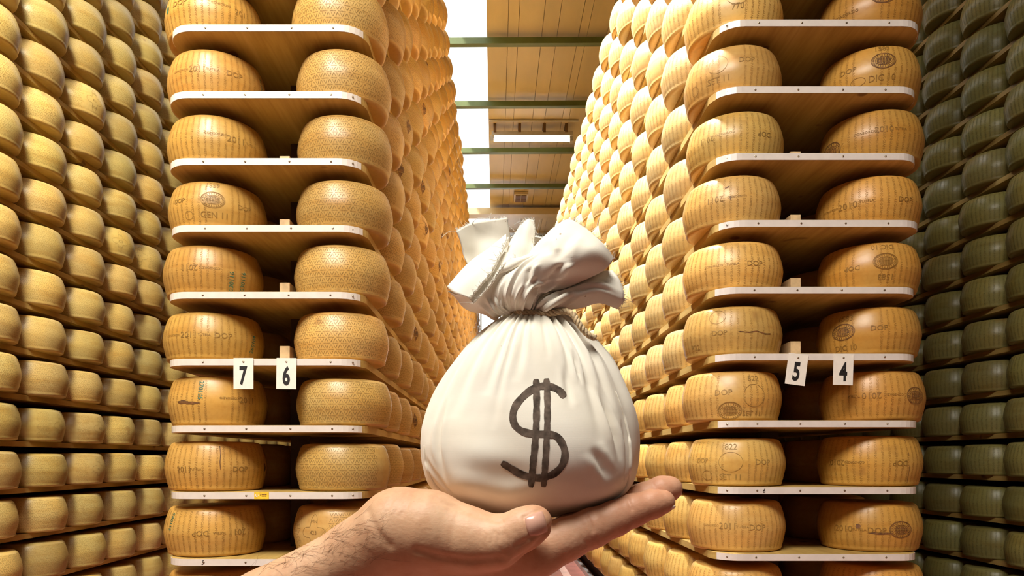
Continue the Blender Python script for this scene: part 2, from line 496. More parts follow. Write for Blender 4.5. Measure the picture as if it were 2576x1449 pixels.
def end_rack(label, x0, x1, zoff, k0, k1, strip_side, screws, xdiv, y1, jit):
    r = empty('cheese_rack', ((x0 + x1) / 2, D0 + 0.5, 0)); tag(r, label, 'rack', 'end-on cheese racks')
    shelves = {}
    rr = random.Random(3)
    for k in range(k0, k1 + 1):
        z = CH + zoff + 0.28 * k
        dx = jit * rr.uniform(-1, 1)
        out = shelf_outline(x0 + dx, x1 + dx, D0, y1, 0.11)
        s = mk('shelf', *prism(out, z - TH / 2, z + TH / 2), M['wood'], r)
        shelves[k] = s
        front = out[:18]
        # band covers the front and wraps fully round one corner, part way round the other
        pl = front[:9] + front[9:15] if strip_side == 'L' else front[3:18]
        mk('edge_strip', *strip_band(pl, z - TH / 2 + 0.001, z + TH / 2 - 0.001, 0.002), M['strip'], s, smooth=False)
        if k >= 1: mk('divider_lath', *box(xdiv - 0.022, xdiv + 0.022, D0 + 0.16, y1, z + TH / 2, z + TH / 2 + 0.078), M['lath'], s)
        if -3 <= k <= 7:
            for sx in screws:
                o = bpy.data.objects.new('screw', screw_me)
                o.location = (Vector((sx + dx, D0 - 0.002, z)) - Vector(r.location))
                link(o, s)
    for k, s in shelves.items():
        if -3 <= k <= 7:
            z = CH + zoff + 0.28 * k
            a = -math.radians(57) if strip_side == 'L' else -math.radians(123)
            cxx = (x1 - 0.11) if strip_side == 'L' else (x0 + 0.11)
            o = bpy.data.objects.new('screw', screw_me)
            o.location = Vector((cxx + 0.112 * math.cos(a), D0 + 0.11 + 0.112 * math.sin(a), z)) - Vector(r.location)
            o.rotation_euler = (0, 0, a + math.pi / 2)
            link(o, s)
    for i in range(5):
        y = D0 + 0.42 + 3.6 * i
        mk('upright_post', *box(xdiv - 0.05, xdiv + 0.03, y, y + 0.05, 0.16, CH + zoff + 0.28 * k1), M['post'], r)
    return r, shelves
LX = (-1.395, -0.55); RX = (0.93, 1.81)
sL = [(p - PX) / 600 for p in (514, 619, 730, 835)]; sR = [(p - PX) / 600 for p in (1903, 2011, 2123, 2230)]
rackL, shL = end_rack('wooden cheese rack left of the bag, carrying the 7 and 6 cards', LX[0], LX[1], 0.127, -4, 15, 'L', sL, -0.93, 23.0, 0.006)
rackR, shR = end_rack('wooden cheese rack right of the bag, carrying the 5 and 4 cards', RX[0], RX[1], 0.148, -4, 11, 'R', sR, 1.33, 22.4, 0.010)

def wall_rack(label, x0, x1, zoff, k0, k1, y0, y1):
    r = empty('side_rack', ((x0 + x1) / 2, (y0 + y1) / 2, 0)); tag(r, label, 'rack')
    for k in range(k0, k1 + 1):
        z = CH + zoff + 0.28 * k
        mk('shelf', *box(x0, x1, y0, y1, z - 0.017, z + 0.015), M['wood'], r)
    xs = x0 + 0.08 if x0 < 0 else x1 - 0.08
    for i in range(4):
        y = y0 + 0.1 + i * (y1 - y0 - 0.2) / 3
        mk('upright_post', *box(xs - 0.03, xs + 0.03, y - 0.03, y + 0.03, 0, CH + zoff + 0.28 * k1), M['post'], r)
    mk('dark_backing', *box(*((x0 - 0.02, x0) if x0 < 0 else (x1, x1 + 0.02)), y0, y1, 0.0, CH + zoff + 0.28 * k1), M['post'], r)  # dark board added to stand in for the darkness behind the wheels
    return r
wall_rack('tall wooden rack of pale cheeses along the left wall', -3.35, -2.84, 0.093, -4, 15, 2.9, 12.0)
wall_rack('tall wooden rack of dim greenish cheeses along the right wall', 3.33, 3.82, 0.155, -4, 15, 3.2, 12.0)
o = mk('floor_rail', *box(0.93, 0.97, D0, 22, 0.0, 0.05), M['rail']); tag(o, 'grey steel floor rail along the foot of right rack', 'rail')
o = mk('rack_plinth', *box(1.02, 1.75, D0 + 0.06, 22, 0.0, 0.16), M['kick']); tag(o, 'dark plinth under the right cheese rack', 'plinth')
o = mk('rack_plinth', *box(-1.33, -0.62, D0 + 0.06, 22, 0.0, 0.16), M['kick']); tag(o, 'dark plinth under the left cheese rack', 'plinth')

# ------------------------------------------------------------------ cheese wheels
C_GRANA = (0.53, 0.335, 0.115); C_PARM = (0.54, 0.310, 0.080); C_PARM_LIT = (0.60, 0.425, 0.180); C_ORANGE = (0.54, 0.285, 0.062)  # right aisle cheese paled to carry the strong skylight in its colour
C_WALL_L = (0.53, 0.395, 0.15); C_WALL_R_DIM = (0.27, 0.245, 0.085)  # right wall cheese darkened and greened to carry that aisle's dim light
slots = []      # dicts: pos, kind, family, idx info
def add_rows(fam, kind, xc, zoff, k0, k1, yc0, s, n, color, hidden_from=99, scale=1.0):
    for k in range(k0, k1 + 1):
        for j in range(n):
            slots.append(dict(fam=fam, kind=kind, k=k, j=j, x=xc + R_.uniform(-.012, .012), y=yc0 + s * j + R_.uniform(-.008, .008) * (j > 0),
                              z=CH + zoff + 0.28 * k + TH / 2, col=color, hid=j >= hidden_from, sc=scale))
add_rows('LA', 'grana', -0.685, 0.127, -4, 15, D0 + 0.225, 0.478, 41, C_GRANA)
add_rows('LB', 'parm', -1.255, 0.127, -4, 15, D0 + 0.225, 0.45, 12, C_PARM, 1)
add_rows('RA', 'parm', 1.077, 0.148, -4, 11, D0 + 0.225, 0.434, 44, C_PARM_LIT)
add_rows('RB', 'parm', 1.690, 0.148, -4, 11, D0 + 0.225, 0.434, 12, C_ORANGE, 1)
add_rows('WL', 'grana', -2.945, 0.093, -4, 15, 3.514 - 0.435, 0.435, 20, C_WALL_L)
add_rows('WR', 'parm', 3.435, 0.155, -4, 15, 4.345 - 0.425 * 2, 0.425, 18, C_WALL_R_DIM, scale=0.985)
def proj(x, y, z): return (PX + F * x / y, PY - F * (z - CH) / y)
for s in slots:
    s['px'], s['py'] = proj(s['x'], s['y'], s['z'] + WH / 2)
    s['size'] = F * WR / s['y']
    m = s['size'] * 0.9
    inside = -m < s['px'] < 2576 + m and -m * 0.5 < s['py'] < 1449 + m * 0.5
    # wall racks: what stands behind the end-on racks is hidden
    if s['fam'] == 'WL' and s['px'] > 455: inside = False
    if s['fam'] == 'WR' and s['px'] < 2290: inside = False
    s['vis'] = inside and not s['hid']
for kind in ('grana', 'parm'):
    vis = sorted([s for s in slots if s['kind'] == kind and s['vis']], key=lambda s: -s['size'])
    for i, s in enumerate(vis): s['solo'] = i < 298
FAMN = {'LA': 'lozenge-stamped golden cheese wheel', 'LB': 'letter-stamped golden cheese wheel', 'RA': 'letter-stamped yellow cheese wheel',
        'RB': 'letter-stamped orange cheese wheel', 'WL': 'pale lozenge-stamped cheese wheel', 'WR': 'dim olive cheese wheel'}
GRP = {'LA': 'cheese wheels along the left side of the centre aisle', 'LB': 'front cheese wheels above the 7 card', 'RA': 'cheese wheels along the right side of the centre aisle',
       'RB': 'front cheese wheels by the 4 card', 'WL': 'cheese wheels on the left wall rack', 'WR': 'cheese wheels on the right wall rack'}
CARDN = {'LA': '6', 'LB': '7', 'RA': '5', 'RB': '4'}
# row / column ordinals for the wall racks
cols = {}
for s in slots:
    if s['fam'] in ('WL', 'WR') and s.get('solo'): cols.setdefault((s['fam'], s['j']), []).append(s)
for fam in ('WL', 'WR'):
    js = sorted([j for (f_, j) in cols if f_ == fam])
    for ci, j in enumerate(js):
        for ri, s in enumerate(sorted(cols[(fam, j)], key=lambda s: -s['k'])):
            s['ci'] = ci + 1; s['ri'] = ri + 1
def wheel_label(s):
    fam = s['fam']
    if fam in ('WL', 'WR'):
        return '%s, %s wall rack, %s column from photo edge, %s row down' % (FAMN[fam], 'left' if fam == 'WL' else 'right', ordn(s['ci']), ordn(s['ri']))
    # wheels standing on the card shelf: k == 1
    d = s['k'] - 1
    if d == 0: row = 'on the shelf carrying card %s' % CARDN[fam]
    elif d > 0: row = '%s shel%s above card %s' % (card(d), 'f' if d == 1 else 'ves', CARDN[fam])
    else: row = '%s shel%s below card %s' % (card(-d), 'f' if d == -1 else 'ves', CARDN[fam])
    if s['j'] == 0: return '%s at rack front, %s' % (FAMN[fam], row)
    return '%s, %s from rack front, %s' % (FAMN[fam], ordn(s['j'] + 1), row)
stuff = {}
wheels = {}
for s in slots:
    if not s.get('solo'):
        stuff.setdefault(s['fam'], []).append(s); continue
    o = bpy.data.objects.new('lozenge_cheese' if s['kind'] == 'grana' else 'lettered_cheese', wheel_me)
    front = s['j'] == 0 and s['fam'] in ('LA', 'LB', 'RA', 'RB')
    flip = False
    sc = R_.uniform(0.975, 1.005) * s['sc']; sz = R_.uniform(0.955, 1.02)
    rz = 0.0 if front and s['fam'] != 'LA' else R_.uniform(0, 6.283)
    o.scale = (sc, sc, sz)
    o.rotation_euler = (math.pi, 0, rz) if flip else (0, 0, rz)
    o.location = (s['x'], s['y'], s['z'] + (WH * sz if flip else 0))
    v = R_.uniform(0.93, 1.07)
    c = [a * v * R_.uniform(0.97, 1.03) for a in ((0.60, 0.375, 0.115) if s['fam'] == 'RA' and (front or s['k'] < 1) else s['col'])]  # paler skylit tone in the aisle; front and low wheels stay golden
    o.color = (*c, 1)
    link(o)
    tag(o, wheel_label(s), 'cheese', GRP[s['fam']])
    wheels[(s['fam'], s['k'], s['j'])] = o
    s['rz'] = rz
    # stamped lettering as a part of every wheel near enough to show it
    if s['size'] > 26:
        if s['fam'] == 'LA': me = loz_gap if R_.random() < 0.42 else loz_full
        elif s['fam'] == 'WL': me = loz_gap_p if R_.random() < 0.4 else loz_full_p
        elif s['fam'] == 'WR': me = letter_pale
        else: me = R_.choice([letter_gap, letter_full, letter_full_up, letter_gap_up, letter_full])
        if front and s['fam'] != 'LA': continue      # fronts get their own below
        link(bpy.data.objects.new(me.name.split('.')[0], me), o).color = o.color
    if s['fam'] == 'LA' and s['j'] > 0 and R_.random() < 0.16:
        d = bpy.data.objects.new('diamond_brand', diamond_me)
        aim = math.radians(R_.uniform(20, 75))
        d.rotation_euler = (0, 0, (-rz if flip else -rz) + aim) if not flip else (0, 0, rz - math.pi - aim)
        link(d, o)
STN = {'LA': ('rows of golden cheese wheels receding down the left side of the aisle', 'cheese'), 'RA': ('rows of sunlit cheese wheels receding down the right side of the aisle', 'cheese'),
       'LB': ('cheese wheels hidden deep behind the left rack front', 'cheese'), 'RB': ('cheese wheels hidden deep behind the right rack front', 'cheese'),
       'WL': ('pale cheese wheels further along the left wall rack', 'cheese'), 'WR': ('dim cheese wheels further along the right wall rack', 'cheese')}
for fam, L in stuff.items():
    nv = len(low_v); V = np.zeros((len(L) * nv, 3)); Fc = []
    for i, s in enumerate(L):
        V[i * nv:(i + 1) * nv] = low_v * np.array([s['sc'], s['sc'], 1]) + np.array([s['x'], s['y'], s['z']])
        Fc.extend([tuple(q + i * nv for q in f) for f in low_f])
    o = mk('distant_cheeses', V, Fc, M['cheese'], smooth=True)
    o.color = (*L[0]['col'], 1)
    tag(o, STN[fam][0], STN[fam][1], kind='stuff')

# ------- marks on the front wheels
def marks_for(o, items, gap, upside=False):
    """items: (what, body/params, phi, z, size, kind)"""
    me = (letter_gap_up if gap else letter_full_up) if upside else (letter_gap if gap else letter_full)
    link(bpy.data.objects.new('stamped_lettering', me), o).color = o.color
    groups = {}
    for it in items:
        what, body, phi, z, size, kind = it[:6]; rot = it[6] if len(it) > 6 else 0.0
        ac = groups.setdefault((kind, len(groups)), Acc())
        if what == 'T':
            v, f = text2d(body, size * (0.95 if body in ('CONSORZIO', 'TUTELA') else 1.15), 2, 0.004); ac.add(wrap(v, phi, z, rot, 0.0013), f)
        elif what == 'O':
            rx, ry = body
            v, f = ring2d(rx, ry, 0.0016); ac.add(wrap(v, phi, z, 0, 0.0013), f)
        elif what == 'STAMP':      # oval brand with inner ring and lettering
            q = 1.38
            for rx, ry, wd in ((.036, .027, .0014), (.0335, .0245, .0010), (.0245, .0155, .0012)):
                v, f = ring2d(rx * q, ry * q, wd * q, 40); ac.add(wrap(v, phi, z, rot, 0.0013), f)
            for k in range(26):
                a = 2 * math.pi * k / 26
                v, f = stroke2d((0.0268 * q * math.cos(a), 0.0178 * q * math.sin(a)), (0.0315 * q * math.cos(a), 0.0222 * q * math.sin(a)), 0.0028); ac.add(wrap(v, phi, z, rot, 0.0013), f)
            for k in range(7):
                hw_ = 0.021 * q * math.sqrt(1 - ((k - 3) / 3.8) ** 2)
                for m_ in range(5):
                    x0 = -hw_ + 2 * hw_ * m_ / 5
                    v, f = stroke2d((x0 + .001, (-0.0115 + 0.0038 * k) * q), (x0 + 2 * hw_ / 5 - .0008 * (k % 2), (-0.0115 + 0.0038 * k) * q), 0.0030); ac.add(wrap(v, phi, z, rot, 0.0013), f)
        elif what == 'BLOB':
            rx, ry = body; n = 18; rr_ = [R_.uniform(.72, 1.1) for _ in range(n)]
            v = [(0, 0)]; f = []
            for q in range(1, 6):
                v += [(rx * q / 5 * math.cos(2 * math.pi * k / n) * rr_[k], ry * q / 5 * math.sin(2 * math.pi * k / n) * rr_[k]) for k in range(n)]
            for k in range(n):
                k2 = (k + 1) % n; f.append((0, 1 + k, 1 + k2))
                for q in range(4): f.append((1 + q * n + k, 1 + (q + 1) * n + k, 1 + (q + 1) * n + k2, 1 + q * n + k2))
            ac.add(wrap(np.array(v), phi, z, rot, 0.0010), f)
        elif what == 'CRACK':
            pts = body
            for a, b in zip(pts[:-1], pts[1:]):
                v, f = stroke2d(a, b, size); ac.add(wrap(v, phi, z, 0, 0.0014), f)
    nm = {'stamp': ('stamped_marks', M['stamp_mark']), 'green': ('ink_number', M['green_ink']), 'burn': ('brand_mark', M['burn'])}
    for (kind, _), ac in groups.items():
        me = mesh_only(nm[kind][0], ac.v, ac.f, nm[kind][1], False)
        p = link(bpy.data.objects.new(nm[kind][0], me), o); p.color = o.color
        if kind == 'green': p['label'] = 'green inked number'
PI = math.pi
mid = WH / 2
S_ = 'stamp'
FR = {
 ('LB', 6): ([('T', 'DOP', -.75, .115, .030, S_), ('T', 'CONSORZIO', .10, .115, .014, S_), ('T', '2011', .52, .105, .030, S_), ('BLOB', (.012, .02), -1.15, .11, 0, 'green')], False, True),
 ('LB', 5): ([('T', 'CONSORZIO', -.78, mid, .014, S_), ('T', '2011', -.42, mid, .032, S_), ('T', 'TUTELA', -.10, mid, .016, S_), ('T', 'DOP', .32, mid, .028, S_), ('T', '030116', 1.02, .12, .022, 'green', PI / 2)], False, True),
 ('LB', 4): ([('T', 'CONSORZIO', -.06, mid + .01, .016, S_), ('T', '2011', .32, mid, .034, S_), ('T', 'TUTELA', .66, mid, .015, S_)], False, True),
 ('LB', 3): ([('T', '1559', -.12, .188, .028, S_), ('STAMP', None, -.12, .120, 0, S_), ('T', 'GEN 11', -.10, .055, .031, S_), ('T', 'DOP', .52, .105, .026, S_), ('T', 'DOP', -.85, .12, .026, S_), ('O', (.020, .018), -.62, .052, 0, S_)], True, True),
 ('LB', 2): ([('T', '2011', -.48, mid, .032, S_, PI), ('T', 'CONSORZIO', -.10, mid, .015, S_, PI), ('T', '030116', .33, .060, .024, 'green', PI / 2), ('T', '030116', .58, .068, .024, 'green', PI / 2)], False, True),
 ('LB', 1): ([('T', 'CONSORZIO', -.88, mid, .014, S_), ('T', '2011', -.52, mid, .032, S_), ('T', 'TUTELA', -.20, mid, .015, S_), ('T', 'DOP', .16, mid, .030, S_), ('T', '260104', .82, .085, .024, 'green', PI / 2 - .15)], False, True),
 ('LB', 0): ([('T', '270105', -.36, .150, .024, 'green', -PI / 2), ('T', 'CONSORZIO', .20, .118, .014, S_, PI), ('T', '2011', .56, .112, .032, S_), ('BLOB', (.040, .0065), -.55, .095, 0, 'burn'), ('BLOB', (.030, .008), -.75, .100, 0, 'burn')], True, True),
 ('LB', -1): ([('T', '2011', -.66, .095, .030, S_), ('T', 'TUTELA', -.40, .095, .014, S_), ('T', 'DOP', .46, .095, .028, S_), ('CRACK', [(0, .088), (.002, .05), (-.001, .02), (.001, -.01)], .06, .105, .0030, 'burn'), ('BLOB', (.014, .022), 1.2, .10, 0, 'burn')], False, True),
 ('LB', -2): ([('T', '980119', -1.02, .150, .022, 'green', -PI / 2 - .1), ('T', 'DOP', -.30, .105, .028, S_, PI), ('T', 'TUTELA', .06, .105, .015, S_, PI), ('T', '2011', .42, .105, .032, S_, PI)], False, False),
 ('RA', 6): ([('T', '770', .10, .075, .030, S_), ('O', (.048, .050), .10, .130, 0, S_), ], True, False),
 ('RA', 5): ([('T', 'SET 11', -.28, .060, .030, S_), ('T', 'DOP', .30, .128, .028, S_), ('O', (.042, .040), -.28, .125, 0, S_), ('O', (.022, .020), -.85, .055, 0, S_)], True, False),
 ('RA', 4): ([('T', '2011', -.55, .100, .030, S_, PI), ('T', 'CONSORZIO', -.18, .108, .014, S_, PI), ('T', 'DOP', .62, .095, .026, S_, PI)], False, False),
 ('RA', 3): ([('T', '2011', -.30, .105, .032, S_, PI), ('T', 'CONSORZIO', .12, .108, .014, S_, PI), ('CRACK', [(-.012, .030), (.006, .036)], -.06, .12, .005, 'burn'), ('CRACK', [(.004, -.012), (.002, .006)], -.02, .105, .005, 'burn')], False, False),
 ('RA', 2): ([('T', 'CONSORZIO', -.35, .105, .014, S_), ('T', 'DOP', .45, .105, .028, S_), ('T', 'TUTELA', .02, .105, .015, S_)], False, True),
 ('RA', 1): ([('T', '822', -.80, .045, .030, S_), ('T', 'DOP', -.22, .095, .026, S_), ('O', (.036, .030), -.28, .165, 0, S_), ('CRACK', [(-.02, .0), (.02, -.004), (.05, .002), (.09, -.008), (.12, -.006)], .25, .095, .0045, 'burn')], False, False),
 ('RA', 0): ([('T', '822', .46, .178, .030, S_), ('T', 'DOP', -.14, .120, .030, S_), ('O', (.046, .048), .46, .105, 0, S_), ('T', 'SET 11', .42, .030, .026, S_), ('STAMP', None, -.02, .042, 0, S_)], True, False),
 ('RA', -1): ([('T', '822', -.10, .175, .032, S_), ('O', (.050, .044), -.10, .108, 0, S_), ('T', 'SET 11', -.12, .042, .030, S_), ('T', 'DOP', .55, .108, .028, S_), ('T', 'DOP', -.72, .115, .026, S_), ('O', (.026, .022), -.62, .048, 0, S_)], True, False),
 ('RA', -2): ([('T', 'CONSORZIO', -.50, .112, .013, S_), ('T', '2011', -.16, .112, .032, S_), ('T', 'TUTELA', .14, .110, .015, S_), ('T', 'DOP', .44, .108, .030, S_)], False, False),
 ('RB', 6): ([('STAMP', None, .30, .120, 0, 'burn'), ('T', 'CONSORZIO', -.40, .080, .018, S_)], True, False),
 ('RB', 5): ([('T', '1583', .30, .190, .030, S_), ('STAMP', None, .30, .128, 0, 'burn'), ('O', (.042, .036), .30, .128, 0, S_), ('T', 'DIC 10', .28, .055, .032, S_), ('T', 'DOP', -.36, .115, .028, S_), ('O', (.030, .018), -.18, .055, 0, S_)], True, False),
 ('RB', 4): ([('T', 'CONSORZIO', -.08, .108, .016, S_), ('T', '2010', .26, .112, .032, S_), ('T', 'TUTELA', .58, .110, .015, S_), ('STAMP', None, -.80, .080, 0, 'burn')], False, False),
 ('RB', 3): ([('T', '2010', -.35, .090, .034, S_), ('T', 'TUTELA', 0.0, .095, .016, S_), ('T', 'DOP', .75, .095, .028, S_), ('T', 'CONSORZIO', -.72, .090, .013, S_)], False, False),
 ('RB', 2): ([('T', 'DIC 10', .30, .185, .028, S_, PI), ('STAMP', None, .34, .118, 0, S_), ('O', (.044, .034), .34, .118, 0, S_), ('T', '1583', .34, .050, .030, S_, PI), ('T', 'DOP', -.28, .100, .026, S_, PI)], True, False),
 ('RB', 1): ([('T', '1583', -.42, .170, .030, S_), ('STAMP', None, -.46, .110, 0, 'burn'), ('T', 'DIC 10', -.42, .040, .028, S_), ('T', 'DOP', .22, .115, .028, S_)], True, False),
 ('RB', 0): ([('T', 'TUTELA', -.30, .105, .014, S_, PI), ('T', '2010', .02, .105, .032, S_, PI), ('T', 'CONSORZIO', .42, .108, .014, S_, PI), ('STAMP', None, .92, .105, 0, 'burn')], False, False),
 ('RB', -1): ([('T', '2010', -.60, .100, .030, S_, PI), ('T', 'CONSORZIO', -.25, .102, .014, S_, PI), ('T', 'DOP', .60, .098, .028, S_, PI), ('CRACK', [(0, .09), (.002, .03), (.004, -.03), (.004, -.09)], .80, .105, .0022, 'burn')], False, False),
 ('RB', -2): ([('T', '2010', -.46, .100, .032, S_), ('T', 'TUTELA', -.16, .098, .016, S_), ('T', 'DOP', .16, .098, .030, S_), ('STAMP', None, .62, .102, 0, 'burn'), ('BLOB', (.050, .006), .22, .085, 0, 'burn'), ('BLOB', (.010, .012), -.18, .112, 0, 'burn')], False, False),
}
for (fam, k), (items, gap, up) in FR.items():
    o = wheels.get((fam, k, 0))
    if o is None: continue
    marks_for(o, items, gap, up)
    # turn the whole wheel so that mark angles read from the camera
    sx = o.location.x; sy = o.location.y
    o.rotation_euler = (0, 0, -math.atan2(sx, sy))
for (fam, k, j), o in wheels.items():
    if j == 0 and fam in ('LB', 'RA', 'RB') and (fam, k) not in FR:
        link(bpy.data.objects.new('stamped_lettering', letter_full), o).color = o.color

# ------------------------------------------------------------------ number cards, sticker, pen marks
def number_card(ch, x, z, tilt, near):
    wd, ht = 0.083, 0.130
    y = D0 - 0.0075
    e = empty('number_card', (x, y, z)); e.rotation_euler = (0, tilt, 0)
    def ch_mesh(nm, v, f, mat):
        me = mesh_only(nm, v, f, mat, False); return link(bpy.data.objects.new(nm, me), e)
    v, f = box(-wd / 2, wd / 2, 0, 0.0015, -ht + 0.016, 0.016)
    ch_mesh('card_plate', v, f, M['card'])
    v2, f2 = text2d(ch, 0.105, 4, 0.035, 0.60)
    ch_mesh('numeral', [(a, -0.0006, b - 0.058) for a, b in v2], f2, M['black'])
    link(bpy.data.objects.new('pin', screw_me), e)
    tag(e, 'white hanging number card showing numeral %s, %s' % (card(int(ch)), near), 'sign', 'white number cards')
zc7 = CH + 0.127 + 0.28; zc5 = CH + 0.148 + 0.28
number_card('7', (614 - PX) / 600, zc7, 0.0, 'left one on the left rack'); number_card('6', (722 - PX) / 600, zc7, 0.01, 'right one on the left rack')
number_card('5', (2006 - PX) / 600, zc5 - .004, 0.13, 'tilted, left one on the right rack'); number_card('4', (2120 - PX) / 600, zc5 - .004, 0.03, 'right one on the right rack')
zs = CH + 0.127 - 0.28
st = mk('price_sticker', *box((640 - PX) / 600, (677 - PX) / 600, D0 - 0.0035, D0 - 0.0022, zs - 0.0145, zs + 0.0145), M['yellow'])
tag(st, 'small yellow printed sticker on the left rack shelf edge', 'sticker')
def flat_text(nm, body, size, x, z, y, mat, parent, bold=0.0, cx=1.0, sh=0.0):
    v2, f2 = text2d(body, size, 3, bold, cx)
    return mk(nm, [(x + a + sh * b, y, z + b) for a, b in v2], f2, mat, parent)
# its print is too small to read: broken dark lines and pale marks
def print_bar(x0, x1, zc, h, mat): mk('print_mark', *box((x0 - PX) / 600, (x1 - PX) / 600, D0 - 0.0041, D0 - 0.0036, zc - h / 2, zc + h / 2), mat, st)
for zz, spans in ((zs + 0.0050, ((659, 662), (662.6, 666), (666.6, 671.5))), (zs - 0.0015, ((659, 664), (664.6, 667), (667.6, 670.5)))):
    for a_, b_ in spans: print_bar(a_, b_, zz, 0.0040, M['burn'])
for a_, b_, zz, h_ in ((643.0, 644.6, .0015, .010), (643.0, 648.5, -.003, .003), (646.5, 648.0, .002, .008), (650.5, 652.5, .001, .006)): print_bar(a_, b_, zs + zz, h_, M['card'])
print_bar(655, 658, zs + 0.003, 0.003, M['burn'])
flat_text('pen_numeral', '5', 0.026, (511 - PX) / 600, CH + 0.127 - 0.56, D0 - 0.0032, M['black'], shL[-2], 0, .8, .2)
flat_text('pen_numeral', '6', 0.026, (1922 - PX) / 600, CH + 0.148 - 0.28, D0 - 0.0032, M['black'], shR[-1], 0, .9, .2)

# ================================================================== FOREGROUND: hand and money bag
# ------------------------------------------------------------------ the hand: one continuous surface from a distance field
HG = []     # (a, b, ra, rb, group)
def J(px, py, d): return np.array(P(px, py, d))
def limb(pts):
    return [(J(*a[:3]), J(*b[:3]), a[3] / 1000.0, b[3] / 1000.0) for a, b in zip(pts[:-1], pts[1:])]
# px, py, depth, radius mm
forearm = [
    limb([(430, 1655, .452, 27), (665, 1528, .450, 23), (880, 1405, .447, 19.5), (965, 1372, .446, 20)]),
    limb([(430, 1660, .490, 26), (665, 1530, .484, 22), (880, 1412, .478, 18.5), (965, 1385, .480, 19)]),
]
palm = [
    limb([(965, 1365, .444, 22), (1010, 1332, .438, 26.0), (1080, 1336, .433, 25.0), (1160, 1352, .428, 20.0), (1236, 1364, .421, 15.5)]),   # thenar
    limb([(965, 1385, .478, 21), (1040, 1352, .484, 23.5), (1160, 1380, .493, 20), (1300, 1395, .500, 15)]),       # little-finger side
    limb([(980, 1392, .455, 19), (1120, 1405, .452, 20), (1240, 1402, .447, 18), (1345, 1388, .446, 15.5)]),       # index metacarpal
    limb([(980, 1395, .470, 18), (1160, 1400, .470, 18.5), (1350, 1382, .468, 15.5)]),
    limb([(1000, 1395, .482, 17), (1180, 1398, .486, 17), (1345, 1382, .489, 14.5)]),
]
thumb = limb([(1205, 1362, .423, 17.0), (1258, 1360, .418, 14.2), (1285, 1347, .4155, 12.6), (1318, 1330, .4140, 12.3), (1343, 1317, .4135, 11.2)])
fingers = [
    limb([(1345, 1388, .446, 15.5), (1420, 1358, .445, 13.6), (1490, 1328, .446, 12.3), (1545, 1305, .448, 11.0), (1592, 1284, .450, 10.2), (1640, 1268, .452, 9.0), (1668, 1262, .453, 7.7)]),
    limb([(1350, 1382, .468, 15.0), (1440, 1342, .468, 13.0), (1530, 1300, .469, 11.6), (1580, 1275, .470, 10.4), (1625, 1252, .470, 9.8), (1665, 1234, .470, 9.2), (1686, 1229, .470, 8.2)]),
    limb([(1345, 1382, .489, 14.0), (1430, 1342, .490, 12.4), (1510, 1300, .490, 11.0), (1575, 1262, .490, 9.6), (1622, 1240, .489, 8.0)]),
    limb([(1300, 1395, .506, 12.5), (1380, 1352, .508, 11.0), (1450, 1315, .509, 9.6), (1520, 1284, .508, 7.6)]),
]
# skin lines: pixel polylines laid on the smooth hand surface, depth mm, width mm
crease_px = [
    ([(1473, 1284), (1480, 1302), (1489, 1322), (1492, 1336)], 1.0, 1.1), ([(1486, 1284), (1493, 1304)], 0.5, 0.9),
    ([(1576, 1246), (1583, 1264), (1590, 1282)], 0.9, 1.1), ([(1640, 1214), (1648, 1230)], 0.5, 0.9),
    ([(1242, 1340), (1236, 1366), (1244, 1394)], 0.55, 1.1), ([(1254, 1346), (1251, 1369), (1259, 1396)], 0.5, 1.0), ([(1268, 1342), (1281, 1366), (1283, 1391)], 0.6, 1.1),
    ([(1256, 1380), (1268, 1390), (1284, 1386)], 0.5, 1.0), ([(1226, 1346), (1220, 1370), (1226, 1392)], 0.3, 1.1), ([(1296, 1336), (1304, 1352), (1302, 1370)], 0.4, 1.0),
    ([(1340, 1352), (1320, 1363), (1300, 1374)], 0.9, 1.5), ([(1238, 1306), (1250, 1312), (1262, 1310)], 0.6, 1.4),
    ([(1000, 1238), (984, 1264), (968, 1300)], 0.35, 1.2), ([(1040, 1236), (1030, 1264), (1010, 1296)], 0.35, 1.2), ([(1066, 1244), (1064, 1268), (1050, 1300)], 0.3, 1.2), ([(1022, 1240), (1006, 1268), (992, 1292)], 0.25, 1.0),
    ([(1085, 1250), (1110, 1264), (1150, 1280)], 0.5, 1.6), ([(1150, 1272), (1180, 1290), (1210, 1300)], 0.45, 1.5),
    ([(925, 1286), (934, 1312), (952, 1344), (980, 1372)], 1.1, 2.6), ([(1050, 1386), (1110, 1403), (1190, 1412), (1262, 1404)], 1.3, 2.8),
    ([(1394, 1316), (1366, 1352), (1334, 1384), (1296, 1408)], 1.1, 2.4),
    ([(1462, 1350), (1478, 1372)], 0.35, 1.0), ([(1500, 1352), (1512, 1370)], 0.35, 1.0), ([(1484, 1350), (1500, 1376)], 0.3, 1.0),
    ([(1318, 1301), (1325, 1326), (1333, 1353)], 0.7, 1.1), ([(1318, 1301), (1340, 1289), (1363, 1280)], 0.5, 1.0), ([(1333, 1353), (1356, 1348), (1380, 1340)], 0.5, 1.0),
]
creases = []
bumps = [((958, 1322, .428), 9.0, 1.6), ((1268, 1372, .408), 8.0, 1.2), ((1352, 1300, .406), 7.0, -0.3)]
def cap_d(p, a, b, ra, rb):
    ba = b - a; pa = p - a
    t = np.clip((pa @ ba) / float(ba @ ba), 0, 1)
    return np.sqrt(((pa - t[..., None] * ba) ** 2).sum(-1)) - (ra + (rb - ra) * t)
def smin(a, b, k):
    h = np.clip(0.5 + 0.5 * (b - a) / k, 0, 1)
    return b * (1 - h) + a * h - k * h * (1 - h)
def chain(p, segs):
    d = None
    for s in segs:
        q = cap_d(p, *s)
        d = q if d is None else smin(d, q, 0.004)
    return d
